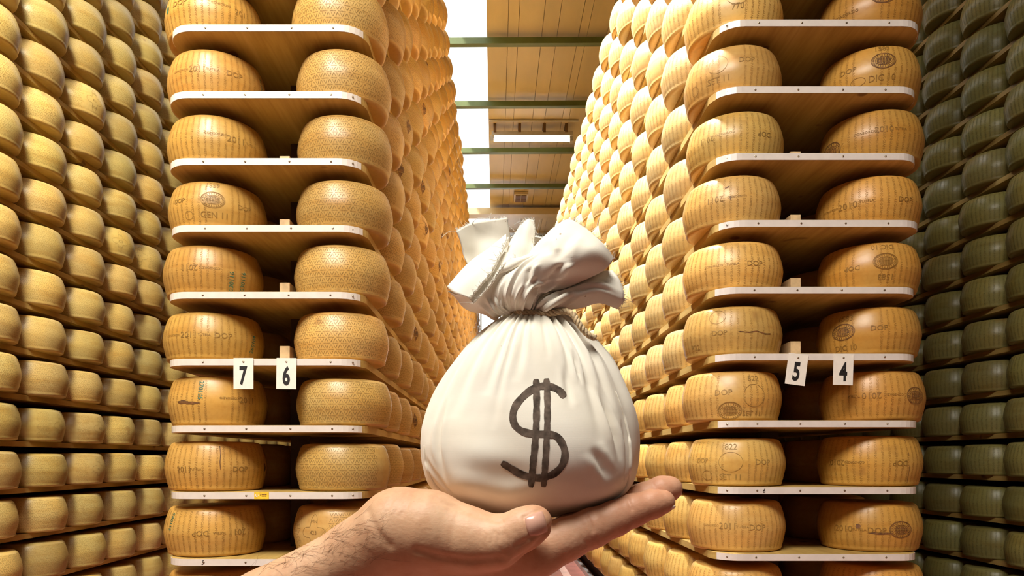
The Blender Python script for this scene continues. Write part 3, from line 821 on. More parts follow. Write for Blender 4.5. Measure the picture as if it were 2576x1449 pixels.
def hand_sdf(p):
    p = np.asarray(p, dtype=np.float32).astype(np.float64) if False else np.asarray(p, float)
    fa = smin(chain(p, forearm[0]), chain(p, forearm[1]), 0.030)
    pl = None
    for c in palm:
        d = chain(p, c); pl = d if pl is None else smin(pl, d, 0.014)
    d = smin(fa, pl, 0.020)
    fg = None
    for c in fingers:
        q = chain(p, c); fg = q if fg is None else smin(fg, q, 0.0028)
    d = smin(d, fg, 0.009)
    d = smin(d, chain(p, thumb), 0.0065)
    near = np.abs(d) < 0.006
    if creases and near.any():
        pn = p[near]; dn = d[near]
        for pts, dep, wd in creases:
            A = np.array(pts); m = ((pn > A.min(0) - 0.007) & (pn < A.max(0) + 0.007)).all(-1)
            if not m.any(): continue
            pm = pn[m]; e = None
            for a, b in zip(pts[:-1], pts[1:]):
                q = cap_d(pm, a, b, 0, 0); e = q if e is None else np.minimum(e, q)
            dn[m] += dep * 0.001 * np.exp(-(e / (wd * 0.001)) ** 2)
        d[near] = dn
    for c, r, h in bumps:
        e = np.sqrt(((p - J(*c)) ** 2).sum(-1))
        d = d - h * 0.001 * np.exp(-(e / (r * 0.001)) ** 2)
    return d
def march(px, py, d0=0.385, d1=0.535):
    """depth of the hand surface seen at a pixel"""
    ds = np.linspace(d0, d1, 260)
    pts = np.stack([(px - PX) / F * ds, ds, CH + (PY - py) / F * ds], 1)
    s = hand_sdf(pts); i = np.argmax(s < 0)
    if s[i] >= 0: return None
    if i == 0: return ds[0]
    t = s[i - 1] / (s[i - 1] - s[i]); return ds[i - 1] + (ds[i] - ds[i - 1]) * t
new_creases = []
for poly, dep, wd in crease_px:
    pts = []
    for (xa, ya), (xb, yb) in zip(poly[:-1], poly[1:]):
        for q in range(4): pts.append((xa + (xb - xa) * q / 4, ya + (yb - ya) * q / 4))
    pts.append(poly[-1])
    w3 = [(x, y, march(x, y)) for x, y in pts]
    w3 = [J(*p) for p in w3 if p[2] is not None]
    if len(w3) > 1: new_creases.append((w3, dep, wd))
creases = new_creases
def surface_nets(fn, lo, hi, res):
    n = [int(math.ceil((hi[i] - lo[i]) / res)) + 1 for i in range(3)]
    ax = [lo[i] + res * np.arange(n[i]) for i in range(3)]
    val = np.empty(n, np.float32)
    YY, ZZ = np.meshgrid(ax[1], ax[2], indexing='ij')
    # coarse pass first, then exact values only near the surface
    q_ = 5
    cax = [a[::q_] if (len(a) - 1) % q_ == 0 else np.append(a[::q_], a[::q_][-1] + res * q_) for a in ax]
    G = np.stack(np.meshgrid(*cax, indexing='ij'), -1)
    cv = fn(G.reshape(-1, 3)).reshape(G.shape[:3])
    ii = [np.minimum((np.arange(m) + q_ // 2) // q_, len(c) - 1) for m, c in zip(n, cax)]
    val[:] = cv[np.ix_(*ii)]
    near = np.argwhere(np.abs(val) < res * q_ * 1.15 + 0.002)
    for c0 in range(0, len(near), 200000):
        e = near[c0:c0 + 200000]
        val[e[:, 0], e[:, 1], e[:, 2]] = fn(np.stack([ax[0][e[:, 0]], ax[1][e[:, 1]], ax[2][e[:, 2]]], 1))
    # keep the surface closed at the box
    for a in range(3):
        sl = [slice(None)] * 3
        for e in (0, -1):
            sl[a] = e; val[tuple(sl)] = np.maximum(val[tuple(sl)], res * 0.5)
    ins = val < 0
    cs = [m - 1 for m in n]
    acc = np.zeros(cs + [3], np.float32); cnt = np.zeros(cs, np.float32)
    offs = [(i, j, k) for i in (0, 1) for j in (0, 1) for k in (0, 1)]
    for o_ in offs:
        for a in range(3):
            if o_[a]: continue
            q = list(o_); q[a] = 1
            s0 = tuple(slice(o_[t], o_[t] + cs[t]) for t in range(3)); s1 = tuple(slice(q[t], q[t] + cs[t]) for t in range(3))
            v0 = val[s0]; v1 = val[s1]; m = ins[s0] != ins[s1]
            t = np.where(m, v0 / np.where(m, v0 - v1, 1), 0)
            for b in range(3):
                acc[..., b] += np.where(m, (o_[b] + (t if b == a else 0)), 0)
            cnt += m
    act = cnt > 0
    idx = -np.ones(cs, int); idx[act] = np.arange(act.sum())
    cell = np.argwhere(act)
    V = (cell + acc[act] / cnt[act][:, None]) * res + np.array(lo)
    faces = []
    for a in range(3):
        b, c = (a + 1) % 3, (a + 2) % 3
        s0 = [slice(None)] * 3; s1 = [slice(None)] * 3
        s0[a] = slice(0, n[a] - 1); s1[a] = slice(1, n[a])
        for s in (s0, s1):
            s[b] = slice(1, n[b] - 1); s[c] = slice(1, n[c] - 1)
        m0 = ins[tuple(s0)]; m1 = ins[tuple(s1)]
        for cond, rev in ((m0 & ~m1, False), (~m0 & m1, True)):
            e = np.argwhere(cond); e[:, b] += 1; e[:, c] += 1
            def g(db, dc):
                q = e.copy(); q[:, b] -= db; q[:, c] -= dc
                return idx[q[:, 0], q[:, 1], q[:, 2]]
            f = np.stack([g(1, 1), g(0, 1), g(0, 0), g(1, 0)], 1)
            faces.append(f[:, ::-1] if rev else f)
    return V, np.concatenate(faces)
hv, hf = surface_nets(hand_sdf, (-0.222, 0.385, CH - 0.128), (0.136, 0.535, CH + 0.002), 0.00095)
def mat_skin():
    m, nt, b = new_mat('skin')
    big = noise(nt, 28, 3); fine = noise(nt, 420, 3); mid_ = noise(nt, 110, 3)
    c = ramp(nt, big, [(0.3, (0.55, 0.305, 0.175)), (0.55, (0.65, 0.40, 0.245)), (0.75, (0.70, 0.46, 0.30))])
    # rosier towards the finger tips (object x)
    tc = nt.nodes.new('ShaderNodeTexCoord'); sx = nt.nodes.new('ShaderNodeSeparateXYZ'); nt.links.new(tc.outputs['Object'], sx.inputs[0])
    mr = nt.nodes.new('ShaderNodeMapRange'); mr.inputs[1].default_value = 0.02; mr.inputs[2].default_value = 0.125
    mr.inputs[3].default_value = 0.0; mr.inputs[4].default_value = 0.6
    nt.links.new(sx.outputs[0], mr.inputs[0])
    c = mixc(nt, c, (0.62, 0.29, 0.185), mr.outputs[0])
    c = mixc(nt, c, (0.80, 0.62, 0.52), ramp(nt, mid_, [(0.45, (0, 0, 0)), (0.8, (0.6, 0.6, 0.6))]), 'MULTIPLY')
    mole = noise(nt, 95, 0)
    c = mixc(nt, c, (0.22, 0.07, 0.04), ramp(nt, mole, [(0.855, (0, 0, 0)), (0.875, (0.8, 0.8, 0.8))]))
    nt.links.new(c, b.inputs['Base Color'])
    b.inputs['Roughness'].default_value = 0.48; b.inputs['Specular IOR Level'].default_value = 0.35
    b.inputs['Subsurface Weight'].default_value = 0.12; b.inputs['Subsurface Scale'].default_value = 0.004
    b.inputs['Subsurface Radius'].default_value = (1.0, 0.35, 0.2)
    h = math_n(nt, 'ADD', fine, math_n(nt, 'MULTIPLY', noise(nt, 300, 4, stretch=(0.6, 1, 1.5)), 1.2))
    bump(nt, b, h, 0.15, 0.0010)
    return m
M['skin'] = mat_skin()
M['nail'] = mat_simple('finger_nail', (0.66, 0.37, 0.28), 0.2, 120, 0.06, spec=0.5)
M['nail_tip'] = mat_simple('nail_edge', (0.80, 0.62, 0.50), 0.35)
M['hair'] = mat_simple('arm_hair', (0.13, 0.06, 0.025), 0.6)
hand = mk('hand', hv, hf, M['skin'], smooth=True, origin=tuple(P(1080, 1400, .46)))
tag(hand, 'bare right hand and hairy forearm, palm up under the money bag', 'hand')
hoff = np.array(hand.location)
def nail_patch(name, quad, mat, lift, bulge, n=12, thick=0.0006):
    """rounded quad (px corners: cuticle a, b; tip c, d) laid on the hand surface"""
    q = np.array(quad, float); Vt = []; ok = True
    for i in range(n + 1):
        for j in range(n + 1):
            u, v = i / n * 2 - 1, j / n * 2 - 1
            uu = u * math.sqrt(1 - 0.20 * v * v); vv = v * math.sqrt(1 - 0.20 * u * u)
            a, b = (uu + 1) / 2, (vv + 1) / 2
            p = (q[0] * (1 - a) + q[3] * a) * (1 - b) + (q[1] * (1 - a) + q[2] * a) * b
            d = march(*p)
            if d is None: d = 0.41
            d -= lift + bulge * (1 - u * u) * (1 - v * v)
            Vt.append(np.array(P(p[0], p[1], d)))
    Vt = np.array(Vt); N = (n + 1) ** 2
    back = Vt + np.array([0, thick + 0.002, 0])
    f = []
    for i in range(n):
        for j in range(n):
            a = i * (n + 1) + j
            f.append((a, a + n + 1, a + n + 2, a + 1)); f.append((N + a, N + a + 1, N + a + n + 2, N + a + n + 1))
    rim = [j for j in range(n)] + [i * (n + 1) + n for i in range(n)] + [n * (n + 1) + j for j in range(n, 0, -1)] + [i * (n + 1) for i in range(n, 0, -1)]
    for a, b in zip(rim, rim[1:] + rim[:1]): f.append((a, b, N + b, N + a))
    return mk(name, np.concatenate([Vt, back]) , f, mat, hand, smooth=True)
nail_patch('thumb_nail', [(1317, 1302), (1332, 1352), (1381, 1340), (1366, 1282)], M['nail'], 0.0006, 0.0010)
def tip_nail(name, c, axis, w_, l_):
    """nail on the back (lower side) of a finger tip"""
    c = J(*c); ax = np.array(axis, float); ax /= np.linalg.norm(ax)
    sd = np.array([0, 1.0, 0]); up = np.cross(sd, ax); up /= np.linalg.norm(up)
    if up[2] > 0: up = -up
    V, f = [], []; n = 8
    for lay in (0, 1):
        for i in range(n + 1):
            for j in range(n + 1):
                u, v = i / n * 2 - 1, j / n * 2 - 1
                uu = u * math.sqrt(1 - .3 * v * v); vv = v * math.sqrt(1 - .3 * u * u)
                V.append(c + ax * l_ * uu + sd * w_ * vv + up * (-0.0022 * vv * vv - 0.0008 * uu * uu - 0.0007 * lay))
    N = (n + 1) ** 2
    for i in range(n):
        for j in range(n):
            a = i * (n + 1) + j
            f.append((a, a + 1, a + n + 2, a + n + 1)); f.append((N + a, N + a + n + 1, N + a + n + 2, N + a + 1))
    rim = [j for j in range(n)] + [i * (n + 1) + n for i in range(n)] + [n * (n + 1) + j for j in range(n, 0, -1)] + [i * (n + 1) for i in range(n, 0, -1)]
    for a, b in zip(rim, rim[1:] + rim[:1]): f.append((a, N + a, N + b, b))
    return mk(name, V, f, M['nail_tip'], hand, smooth=True)
tip_nail('finger_nail', (1687, 1284, .4525), (0.93, 0.05, 0.36), 0.0050, 0.0036)
tip_nail('finger_nail', (1705, 1251, .470), (0.90, 0.05, 0.42), 0.0050, 0.0036)
# forearm hair
rh = random.Random(11)
ac = Acc(); cnt = 0
while cnt < 420:
    px = rh.uniform(600, 960); t = (px - 600) / 360
    py = rh.uniform(1300, 1449) if rh.random() < 0.75 else rh.uniform(1300, 1400)
    if rh.random() < t * 0.75: cnt += 1; continue
    d = march(px, py)
    cnt += 1
    if d is None: continue
    L = rh.uniform(30, 78); a = rh.uniform(-0.3, 1.25); cur = rh.uniform(-1.8, 1.8)
    pts = []
    x, y = px, py
    for k in range(6):
        s = k / 5.0
        q = march(x, y)
        lift = 0.0002 + 0.0018 * s * rh.uniform(0.6, 1.0)
        q = d if q is None else q
        pts.append(P(x, y, q - lift)); d = q
        x += math.cos(a) * L / 5 * 1.0; y += -math.sin(a) * L / 5 * 0.8; a += cur * 0.18
    v, f = tube(pts, [0.000065, 0.000065, 0.00006, 0.00005, 0.00004, 0.00002], 3, False)
    ac.add(v, f)
o = mk('arm_hair', ac.v, ac.f, M['hair'], hand); tag(o, 'fine dark forearm hair', kind='stuff')

# ------------------------------------------------------------------ the money bag
def mat_cloth():
    m, nt, b = new_mat('cream_cotton')
    big = noise(nt, 22, 3); sp = noise(nt, 330, 0)
    c = ramp(nt, big, [(0.3, (0.86, 0.80, 0.68)), (0.6, (0.91, 0.865, 0.765)), (0.8, (0.93, 0.895, 0.81))])
    c = mixc(nt, c, (0.30, 0.17, 0.08), ramp(nt, sp, [(0.875, (0, 0, 0)), (0.90, (0.75, 0.75, 0.75))]))
    nt.links.new(c, b.inputs['Base Color'])
    b.inputs['Roughness'].default_value = 0.9; b.inputs['Specular IOR Level'].default_value = 0.1
    b.inputs['Sheen Weight'].default_value = 0.15
    tc = nt.nodes.new('ShaderNodeTexCoord')
    def wave(direction):
        wv = nt.nodes.new('ShaderNodeTexWave'); wv.bands_direction = direction
        wv.inputs['Scale'].default_value = 560; wv.inputs['Distortion'].default_value = 1.5; wv.inputs['Detail'].default_value = 1
        nt.links.new(tc.outputs['Object'], wv.inputs['Vector']); return wv.outputs['Fac']
    h = math_n(nt, 'ADD', wave('X'), wave('Z'))
    h = math_n(nt, 'ADD', h, math_n(nt, 'MULTIPLY', noise(nt, 500, 3), 1.0))
    bump(nt, b, h, 0.10, 0.0004)
    return m
M['cloth'] = mat_cloth()
M['marker'] = mat_simple('brown_black_marker', (0.15, 0.112, 0.088), 0.85, 170, 0.35, spec=0.15)
M['rope'] = mat_simple('jute_cord', (0.62, 0.47, 0.28), 0.85, 260, 0.2, bmp=0.4, bscale=500)
M['thread'] = mat_simple('loose_thread', (0.80, 0.76, 0.68), 0.9)
BD = 0.480      # depth of the bag's axis
bagE = empty('money_bag', tuple(P(1330, 1300, BD)))
tag(bagE, 'cream cotton money bag with a drawn dollar sign, resting in the hand', 'bag')
# outline: py, left px, right px, depth half-thickness factor
OUT = [(782, 1290, 1412, .90), (794, 1274, 1424, .95), (806, 1252, 1436, .92), (825, 1222, 1462, .86), (850, 1196, 1490, .83), (880, 1168, 1518, .80), (910, 1146, 1541, .78), (945, 1122, 1557, .77), (985, 1100, 1571, .76),
       (1030, 1079, 1587, .76), (1080, 1060, 1600, .76), (1125, 1052, 1606, .76), (1165, 1055, 1606, .76), (1200, 1064, 1600, .75), (1228, 1082, 1589, .74), (1250, 1108, 1570, .72), (1268, 1146, 1536, .68), (1282, 1190, 1492, .62),
       (1292, 1235, 1450, .55), (1299, 1290, 1396, .45)]
oy = np.array([r[0] for r in OUT], float); ol = np.array([r[1] for r in OUT], float); orr = np.array([r[2] for r in OUT], float); of_ = np.array([r[3] for r in OUT])
def sm_interp(y, a):
    # mild smoothing of the piecewise outline
    return sum(np.interp(y + k, oy, a) for k in (-14, -7, 0, 7, 14)) / 5.0
rb = random.Random(5)
# pleats: angle (0 = towards the camera, + to the right), width, depth m, y where it fades
pleats = []
for k in range(30):
    a = -2.9 + 5.8 * k / 29 + rb.uniform(-.06, .06)
    pleats.append((a, rb.uniform(.030, .060), rb.uniform(.0010, .0024), rb.uniform(850, 930)))
for a, wd, dep, y1 in ((-0.42, .035, .0035, 1010), (-.16, .028, .0026, 980), (.10, .022, .0016, 930), (.33, .030, .0034, 1030), (.52, .030, .0042, 1120), (.70, .028, .0036, 1080), (-.72, .045, .0032, 1060), (-1.0, .04, .003, 1120),
                      (.95, .05, .0034, 1180), (-.30, .020, .0018, 1090)):
    pleats.append((a, wd, dep, y1))
def fold_disp(th, y):
    d = np.zeros_like(th)
    for a, wd, dep, y1 in pleats:
        fade = np.clip((y1 - y) / (y1 - 800 + 1e-6), 0, 1) ** 0.75
        # folds spread a little as they go down
        aa = a * (1 + 0.10 * (y - 800) / 500)
        e = (th - aa) / (wd * (1 + 1.0 * np.clip((y - 800) / 300, 0, 2)))
        d += fade * dep * (-np.exp(-e * e) + 0.45 * np.exp(-((e - 1.6) ** 2)))
    # soft broad buckles
    d += 0.0014 * np.sin(2.3 * th + y * 0.011 + 0.6) * np.clip((y - 850) / 150, 0, 1)
    d += 0.0010 * np.sin(5.1 * th - y * 0.017) * np.clip((y - 900) / 150, 0, 1) * np.clip((1290 - y) / 60, 0, 1)
    d += 0.0007 * np.sin(9.0 * th + y * 0.023 + 2 * np.sin(y * .02)) * np.clip((y - 1020) / 150, 0, 1)
    # creases: (angle, y) -> (angle, y), depth, width(px)
    for (a0, y0, a1, y1, dep, wp) in ((.62, 985, .78, 1160, .0030, 9), (.40, 900, .45, 985, .0026, 7), (.86, 1060, .92, 1230, .0020, 8), (.45, 1130, .66, 1200, .0022, 12),
                                      (-.95, 1010, -.85, 1200, .0020, 10), (-.75, 1170, .1, 1205, .0012, 26), (-1.15, 1150, -.8, 1262, .0016, 9), (.28, 940, .30, 1040, .0012, 8)):
        x = th * 250; bx = (a1 - a0) * 250; by = y1 - y0
        t = np.clip(((x - a0 * 250) * bx + (y - y0) * by) / (bx * bx + by * by), 0, 1)
        e = np.hypot(x - a0 * 250 - t * bx, y - y0 - t * by) / wp; dep = dep * np.clip(np.minimum(t, 1 - t) * 3.0, 0, 1)
        d += dep * (-np.exp(-e * e) + 0.5 * np.exp(-((e - 1.7) ** 2)))
    return d
def bag_pt(th, y):
    th = np.asarray(th, float); y = np.asarray(y, float) + 0 * th
    L = sm_interp(y, ol); Rr = sm_interp(y, orr); fac = sm_interp(y, of_)
    k = BD / F
    cx = ((L + Rr) / 2 - PX) * k; hw = (Rr - L) / 2 * k; hd = hw * fac
    s, c = np.sin(th), np.cos(th)
    pw = 0.92
    sx = np.sign(s) * np.abs(s) ** pw; cy = np.sign(c) * np.abs(c) ** pw
    d = fold_disp(th, y)
    z = CH + (PY - y) * k
    return np.stack([cx + (hw + d) * sx, BD - (hd + d) * cy, z], -1)
def push_out(V, margin=0.0004):
    V = V.copy()
    for it in range(6):
        s = hand_sdf(V); m = s < margin
        if not m.any(): break
        q = V[m]; e = 0.0006
        g = np.stack([hand_sdf(q + np.eye(3)[a] * e) - hand_sdf(q - np.eye(3)[a] * e) for a in range(3)], -1)
        g /= np.linalg.norm(g, axis=-1, keepdims=True) + 1e-9
        V[m] = q + g * (margin - s[m])[:, None] * 0.9
    return V
NTH, NY = 280, 150
ys = np.concatenate([np.linspace(782, 1250, 112), 1250 + 49 * np.sin(np.linspace(0, PI / 2, 39))[1:]])
NY = len(ys)
ths = -PI + 2 * PI * np.arange(NTH) / NTH
TT, YYm = np.meshgrid(ths, ys)
BV = bag_pt(TT.ravel(), YYm.ravel())
BV = np.concatenate([BV, [np.array(P(1342, 1300, BD))], [np.array(P(1345, 782, BD))]])
bf = []
for i in range(NY - 1):
    for j in range(NTH):
        j2 = (j + 1) % NTH
        bf.append((i * NTH + j, (i + 1) * NTH + j, (i + 1) * NTH + j2, i * NTH + j2))
nb = NY * NTH
for j in range(NTH):
    bf.append(((NY - 1) * NTH + j, nb, (NY - 1) * NTH + (j + 1) % NTH)); bf.append((j, (j + 1) % NTH, nb + 1))
BV = push_out(BV)
mk('bag_body', BV, bf, M['cloth'], bagE, smooth=True)
# look-up of the front surface at a pixel (for marks on the cloth)
def bag_at(px, py, lift=0.0005):
    px = np.asarray(px, float); py = np.asarray(py, float)
    th = np.clip((px - 1330) / 290, -1.2, 1.2) * 0.9; y = py.copy()
    for it in range(30):
        q = bag_pt(th, y)
        ppx = PX + F * q[:, 0] / q[:, 1]; ppy = PY - F * (q[:, 2] - CH) / q[:, 1]
        th = np.clip(th + (px - ppx) / 330.0 * 0.8, -1.55, 1.55); y = y + (py - ppy) * 0.8
    q = bag_pt(th, y)
    e = 1e-3
    du = bag_pt(th + e, y) - q; dv = bag_pt(th, y + 0.5) - q
    n = np.cross(du, dv); n /= np.linalg.norm(n, axis=-1, keepdims=True) + 1e-12
    n *= np.where(n[:, 1] > 0, -1.0, 1.0)[:, None]
    return q + n * lift
def catmull(pts, n):
    pts = [np.array(p, float) for p in pts]; pts = [2 * pts[0] - pts[1]] + pts + [2 * pts[-1] - pts[-2]]
    out = []
    m = len(pts) - 3
    for i in range(n + 1):
        t = i / n * m; k = min(int(t), m - 1); t -= k
        p0, p1, p2, p3 = pts[k:k + 4]
        out.append(0.5 * ((2 * p1) + (-p0 + p2) * t + (2 * p0 - 5 * p1 + 4 * p2 - p3) * t * t + (-p0 + 3 * p1 - 3 * p2 + p3) * t ** 3))
    return np.array(out)
def crop(c): return [(1030 + x / 2.683, 780 + y / 2.683) for x, y in c]
S_path = crop([(1046, 588), (1012, 545), (955, 518), (885, 515), (822, 540), (762, 590), (715, 650), (698, 715), (712, 775), (762, 818), (840, 836), (920, 838), (985, 848), (1025, 890), (1048, 950), (1045, 1010), (1018, 1066), (965, 1110), (895, 1132), (820, 1128), (745, 1104), (680, 1066), (622, 1030)])
bar1 = crop([(855, 466), (858, 600), (856, 760), (848, 900), (836, 1020), (820, 1196)])
bar2 = crop([(924, 462), (930, 600), (930, 760), (924, 900), (916, 1040), (905, 1194)])
def stroke_on_bag(path, wd, n, lift):
    c = catmull(path, n); rr = random.Random(len(path))
    t = np.gradient(c, axis=0); t /= np.linalg.norm(t, axis=1, keepdims=True); nr = np.stack([-t[:, 1], t[:, 0]], 1)
    cols_ = 7; w1 = np.array([wd * (1 + 0.06 * math.sin(i * .7) + rr.uniform(-.05, .05)) for i in range(n + 1)])
    # round the ends
    for i in range(3):
        w1[i] *= (0.6, 0.85, .96)[i]; w1[-1 - i] *= (0.6, 0.85, .96)[i]
    pts = np.concatenate([c + nr * (w1[:, None] * (j / (cols_ - 1) - 0.5)) for j in range(cols_)])
    v = bag_at(pts[:, 0], pts[:, 1], lift)
    f = [(j * (n + 1) + i, j * (n + 1) + i + 1, (j + 1) * (n + 1) + i + 1, (j + 1) * (n + 1) + i) for j in range(cols_ - 1) for i in range(n)]
    return v, f
dm = empty('dollar_mark', (0, 0, 0), bagE)
dm.location = (0, 0, 0); dm['label'] = 'hand-drawn brown black dollar sign'
def sub(name, v, f): return mk(name, v, f, M['marker'], dm, smooth=True)
sub('curved_stroke', *stroke_on_bag(S_path, 18, 110, .00022))
sub('bar_stroke', *stroke_on_bag(bar1, 17, 60, .00032)); sub('bar_stroke', *stroke_on_bag(bar2, 16, 60, .00032))
# side seams
for path in ([(1548, 985), (1570, 1050), (1583, 1115), (1585, 1170), (1578, 1215), (1560, 1244), (1530, 1266)], [(1068, 1120), (1072, 1165), (1086, 1205), (1108, 1234), (1140, 1258)]):
    c = catmull(path, 60)
    v = bag_at(c[:, 0], c[:, 1], 0.0004)
    mk('side_seam', *tube([tuple(p) for p in push_out(v, .0010)], [0.0011 * min(1.0, 0.15 + min(i, 60 - i) / 14) for i in range(61)], 8), M['cloth'], bagE, smooth=True)

# ---- gathered mouth above the cord, cloth patches through surface control points
def K(c): return [[(1080 + x / 3.813, 520 + y / 3.813, d) for x, y, d in row] for row in c]
def patch(ctrl, nu, nv, seed, wr=0.0006, cr=()):
    C = np.array([[np.array(P(*p)) for p in row] for row in ctrl])
    rows = [catmull(list(r), nu) for r in C]
    colz = np.array([catmull([r[i] for r in rows], nv) for i in range(nu + 1)])      # (nu+1, nv+1, 3)
    g = np.random.RandomState(seed)
    U, Vv = np.meshgrid(np.linspace(0, 1, nu + 1), np.linspace(0, 1, nv + 1), indexing='ij')
    w_ = np.zeros_like(U)
    for k in range(7):
        w_ += np.sin(U * g.uniform(2, 9) * g.choice([-1, 1]) + Vv * g.uniform(2, 14) + g.uniform(0, 6)) * g.uniform(.3, 1)
    w_ *= wr / 2.5
    for (u0, v0, u1, v1, dep, wd) in cr:
        bx, by = u1 - u0, v1 - v0
        t = np.clip(((U - u0) * bx + (Vv - v0) * by) / (bx * bx + by * by), 0, 1)
        ex = U - u0 - t * bx; ey = Vv - v0 - t * by
        sg = np.sign(ex * by - ey * bx); e = sg * np.hypot(ex, ey) / wd
        w_ += dep * np.clip(np.minimum(t, 1 - t) * 4 + .15, 0, 1) * (-np.exp(-e * e) + 0.8 * np.exp(-((e - 1.7) ** 2))) * CRS
    du = np.gradient(colz, axis=0); dv = np.gradient(colz, axis=1); n = np.cross(du, dv); n /= np.linalg.norm(n, axis=-1, keepdims=True) + 1e-12
    S = colz + n * w_[..., None]
    t = 0.0009
    V = np.concatenate([S.reshape(-1, 3), (S + n * t).reshape(-1, 3)])
    N = (nu + 1) * (nv + 1); f = []
    for i in range(nu):
        for j in range(nv):
            a = i * (nv + 1) + j; b = a + nv + 1
            f.append((a, a + 1, b + 1, b)); f.append((N + a, N + b, N + b + 1, N + a + 1))
    rim = [j for j in range(nv)] + [i * (nv + 1) + nv for i in range(nu)] + [nu * (nv + 1) + j for j in range(nv, 0, -1)] + [i * (nv + 1) for i in range(nu, 0, -1)]
    for a, b in zip(rim, rim[1:] + rim[:1]): f.append((a, N + a, N + b, b))
    return V, f, S
CRS = -1.0
EDGE = []       # frayed edges (list of polylines)
mouth = Acc()
def add_patch(c, nu=36, nv=30, seed=1, wr=0.0006, fray=None, cr=()):
    V, f, S = patch(K(c), nu, nv, seed, wr, cr)
    mouth.add(V, f)
    if fray:
        for e in fray:
            EDGE.append({'top': S[:, -1], 'bottom': S[:, 0], 'left': S[0], 'right': S[-1]}[e])
# A: back left flap (inner face towards us)
add_patch([[(640, 1010, .497), (720, 990, .499), (830, 990, .500), (930, 1000, .500)],
           [(370, 560, .500), (480, 560, .508), (620, 520, .510), (800, 460, .510)],
           [(310, 390, .500), (440, 360, .512), (590, 320, .514), (780, 300, .510)],
           [(255, 235, .498), (390, 165, .512), (590, 130, .514), (745, 105, .508), (815, 180, .504)][:4]], seed=2, fray=['top'])
# B: rolled-over left fold: back -> crest -> lip
add_patch([[(200, 800, .492), (420, 580, .496), (600, 440, .498), (760, 330, .500)],
           [(170, 768, .478), (375, 535, .480), (560, 400, .484), (735, 262, .488)],
           [(240, 820, .462), (430, 640, .461), (600, 500, .466), (750, 350, .474)],
           [(392, 880, .4545), (500, 745, .4535), (620, 590, .4575), (752, 290, .470)]], seed=3, wr=0.0004, fray=['top'])
# C: inner lip under it, second frayed edge
add_patch([[(350, 850, .458), (480, 720, .459), (600, 580, .463), (720, 430, .470)],
           [(400, 900, .457), (520, 780, .457), (650, 610, .460), (780, 450, .466)],
           [(422, 932, .4545), (575, 770, .4535), (705, 575, .456), (860, 488, .462)]], seed=4, wr=0.0004, fray=['top'])
# D: upright fold in the middle
add_patch([[(730, 560, .464), (800, 520, .461), (900, 500, .459), (1000, 470, .460)],
           [(760, 420, .472), (830, 390, .466), (910, 370, .462), (1000, 360, .466)],
           [(815, 280, .484), (860, 240, .476), (930, 220, .470), (1008, 240, .474)],
           [(880, 200, .490), (905, 170, .484), (945, 130, .478), (1005, 135, .482)]], seed=5, wr=0.0005, fray=['top', 'right'])
# D2: flat shoulder of that fold, below it
add_patch([[(640, 650, .4600), (760, 610, .4565), (880, 555, .4545), (1000, 500, .4555)],
           [(660, 620, .4585), (770, 570, .4550), (880, 520, .4535), (1000, 470, .4550)],
           [(720, 540, .4600), (790, 510, .4575), (880, 490, .4560), (985, 455, .4570)]], seed=6, wr=0.0003)
# E: shaded cone at the left, from the lip down to the neck
add_patch([[(655, 1075, .476), (680, 1045, .468), (720, 1030, .464), (780, 1020, .462)],
           [(500, 1020, .480), (560, 990, .464), (620, 950, .459), (700, 940, .457)],
           [(300, 930, .482), (400, 900, .464), (560, 830, .460), (720, 760, .4585)],
           [(190, 800, .484), (340, 830, .462), (560, 690, .4605), (760, 610, .4590)]], seed=7, wr=0.0009, cr=[(.3, .02, .4, .5, .0016, .05), (.6, .03, .62, .6, .0018, .05), (.85, .05, .8, .5, .0014, .04)])
# F: big panel, centre to upper right
add_patch([[(690, 1040, .464), (760, 1020, .4625), (850, 1018, .4615), (930, 1015, .4615), (985, 1010, .4620)],
           [(610, 860, .4590), (720, 850, .4535), (850, 860, .4500), (960, 850, .4500), (1085, 820, .4560)],
           [(640, 690, .4595), (800, 660, .4530), (960, 640, .4480), (1130, 680, .4490), (1290, 785, .4590)],
           [(850, 560, .4610), (980, 500, .4560), (1150, 470, .4480), (1350, 560, .4460), (1600, 640, .4590)],
           [(1010, 420, .4660), (1130, 300, .4600), (1300, 330, .4500), (1520, 420, .4480), (1700, 565, .4600)],
           [(1180, 230, .4760), (1330, 122, .4700), (1480, 190, .4620), (1640, 350, .4580), (1752, 500, .4640)]], nu=70, nv=70, seed=8, wr=0.0011, fray=['top'],
          cr=[(.72, .62, .86, .42, .0030, .035), (.86, .42, .97, .20, .0026, .035), (.30, .05, .34, .62, .0018, .025), (.50, .48, .62, .33, .0022, .03), (.45, .05, .52, .30, .0016, .03),
              (.62, .04, .70, .32, .0024, .035), (.78, .03, .84, .26, .0024, .03), (.90, .02, .93, .2, .0016, .02), (.15, .05, .16, .35, .0014, .03), (.55, .93, .70, .60, .0012, .05), (.35, .80, .55, .66, .0010, .04), (.68, .30, .82, .34, .0014, .025)])
# fold of F tucked under
add_patch([[(985, 1000, .456), (1085, 822, .4565), (1290, 787, .4595), (1600, 642, .4595), (1740, 520, .4640)],
           [(1010, 1000, .462), (1110, 850, .466), (1300, 800, .472), (1580, 660, .474), (1720, 570, .474)],
           [(1020, 1010, .470), (1120, 860, .476), (1300, 770, .484), (1560, 620, .488), (1700, 520, .486)]], seed=9, wr=0.0004)
